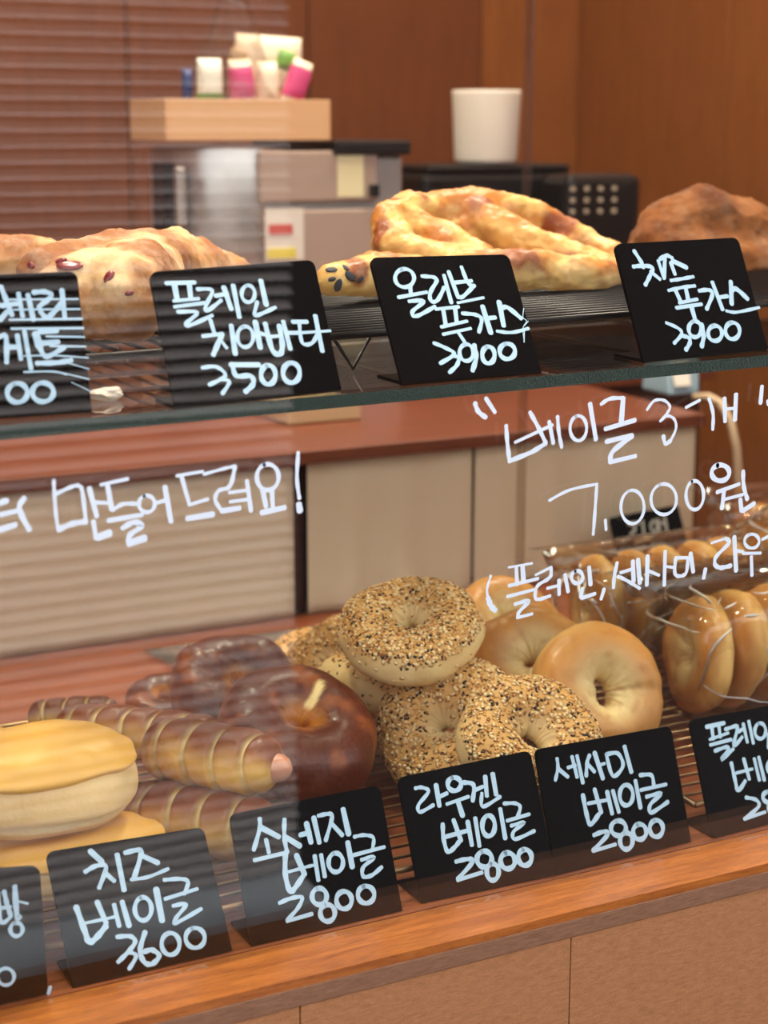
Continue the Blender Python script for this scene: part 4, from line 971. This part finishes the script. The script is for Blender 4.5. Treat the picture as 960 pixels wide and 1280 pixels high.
for a in range(4):
    for b in range(3):
        xk = X_(712 + a * 17, ky); zk = Zp(750, 236 + b * 14, ky)
        box('key', xk - .0035, xk + .0035, ky - .002, ky + .001, zk - .003, zk + .003, M['key'], kt, bevel=.001)

# items on the counter seen under the glass shelf
M['pale_blue'] = simple('pale_blue_plastic', (150, 176, 190), .4); M['cable'] = simple('beige_cable', (196, 170, 138), .5)
c0 = atY(845, 515, .80)
cr = thing('label_printer', 'pale blue and white device on the counter just under the glass shelf, right side', 'printer', (c0.x, .80, ZC + .0005))
MB().hexa([(c0.x - .026, .78, ZC + .0005), (c0.x + .020, .78, ZC + .0005), (c0.x + .020, .84, ZC + .0005), (c0.x - .026, .84, ZC + .0005), (c0.x - .022, .795, ZC + .045), (c0.x + .030, .795, ZC + .045), (c0.x + .030, .84, ZC + .045), (c0.x - .022, .84, ZC + .045)]).make('body', M['pale_blue'], cr, bevel=.003)
MB().hexa([(c0.x - .020, .7765, ZC + .012), (c0.x + .004, .7765, ZC + .012), (c0.x + .004, .7785, ZC + .012), (c0.x - .020, .7785, ZC + .012), (c0.x - .018, .790, ZC + .040), (c0.x + .008, .790, ZC + .040), (c0.x + .008, .793, ZC + .040), (c0.x - .018, .793, ZC + .040)]).make('front_label', M['cup'], cr)
pts = [atY(868, 497, .76), atY(885, 496, .74), atY(900, 503, .72), atY(913, 525, .70), atY(921, 560, .69), atY(924, 610, .69), atY(924, 680, .69), atY(926, 740, .69)]
tag(MB().tube(pts, .0052, 10).make('power_cable', M['cable'], smooth=True, origin=tuple(pts[0])), 'thick beige cable curving down over the right end of the counter', 'cable')
M['paper'] = simple('kraft_paper_stack', (206, 172, 128), .7)
a = atZ(345, 527, ZC); b = atZ(460, 519, ZC)
tag(box('paper_tray', a.x, b.x - .02, .80, .88, ZC + .0005, ZC + .022, M['paper'], bevel=.002), 'low kraft-coloured tray on the counter under the grey machine, just below the shelf', 'tray')
# crumpled wrapper scrap under the upper left rack and paper doily under the buns
M['tissue'] = simple('white_tissue', (222, 206, 190), .8)
q = atZ(134, 492, zs(.3) + .004)
bm = bmesh.new(); bmesh.ops.create_icosphere(bm, subdivisions=3, radius=1)
for v in bm.verts: v.co = Matrix.Diagonal((.011, .009, .004)) @ (v.co * (1 + .35 * noise.noise(v.co * 1.7)))
me = bpy.data.meshes.new('bread_crumb'); bm.to_mesh(me); bm.free(); me.materials.append(M['tissue']); o = bpy.data.objects.new('bread_crumb', me); C.objects.link(o); o.location = q
tag(o, 'pale crumb on the glass shelf between the two left cards', 'crumb')
# four ceiling downlights (they carry the area lights above)
M['lamp_rim'] = simple('lamp_rim', (200, 196, 190), .4); M['lamp_face'], N_, L__ = newmat('lamp_face')
N_['Principled BSDF'].inputs['Emission Color'].default_value = (1, .82, .6, 1); N_['Principled BSDF'].inputs['Emission Strength'].default_value = 6
for x, y, r_, nm in ((.35, .55, .08, 'left front'), (1.25, .75, .08, 'right front'), (1.7, 1.3, .17, 'right rear'), (.5, 1.4, .17, 'left rear')):
    L0 = thing('ceiling_lamp', 'round warm ceiling downlight over the shop, %s' % nm, 'lamp', (x, y, ZT - .03))
    MB().lathe([(r_ * 1.1, 0), (r_ * 1.15, .01), (r_ * 1.15, .0295)], (x, y, ZT - .03), 32).make('rim', M['lamp_rim'], L0)
    MB().lathe([(r_, 0), (r_, .001)], (x, y, ZT - .0312), 32).make('diffuser', M['lamp_face'], L0)

for o in bpy.data.objects:
    if '_o' in o: del o['_o']
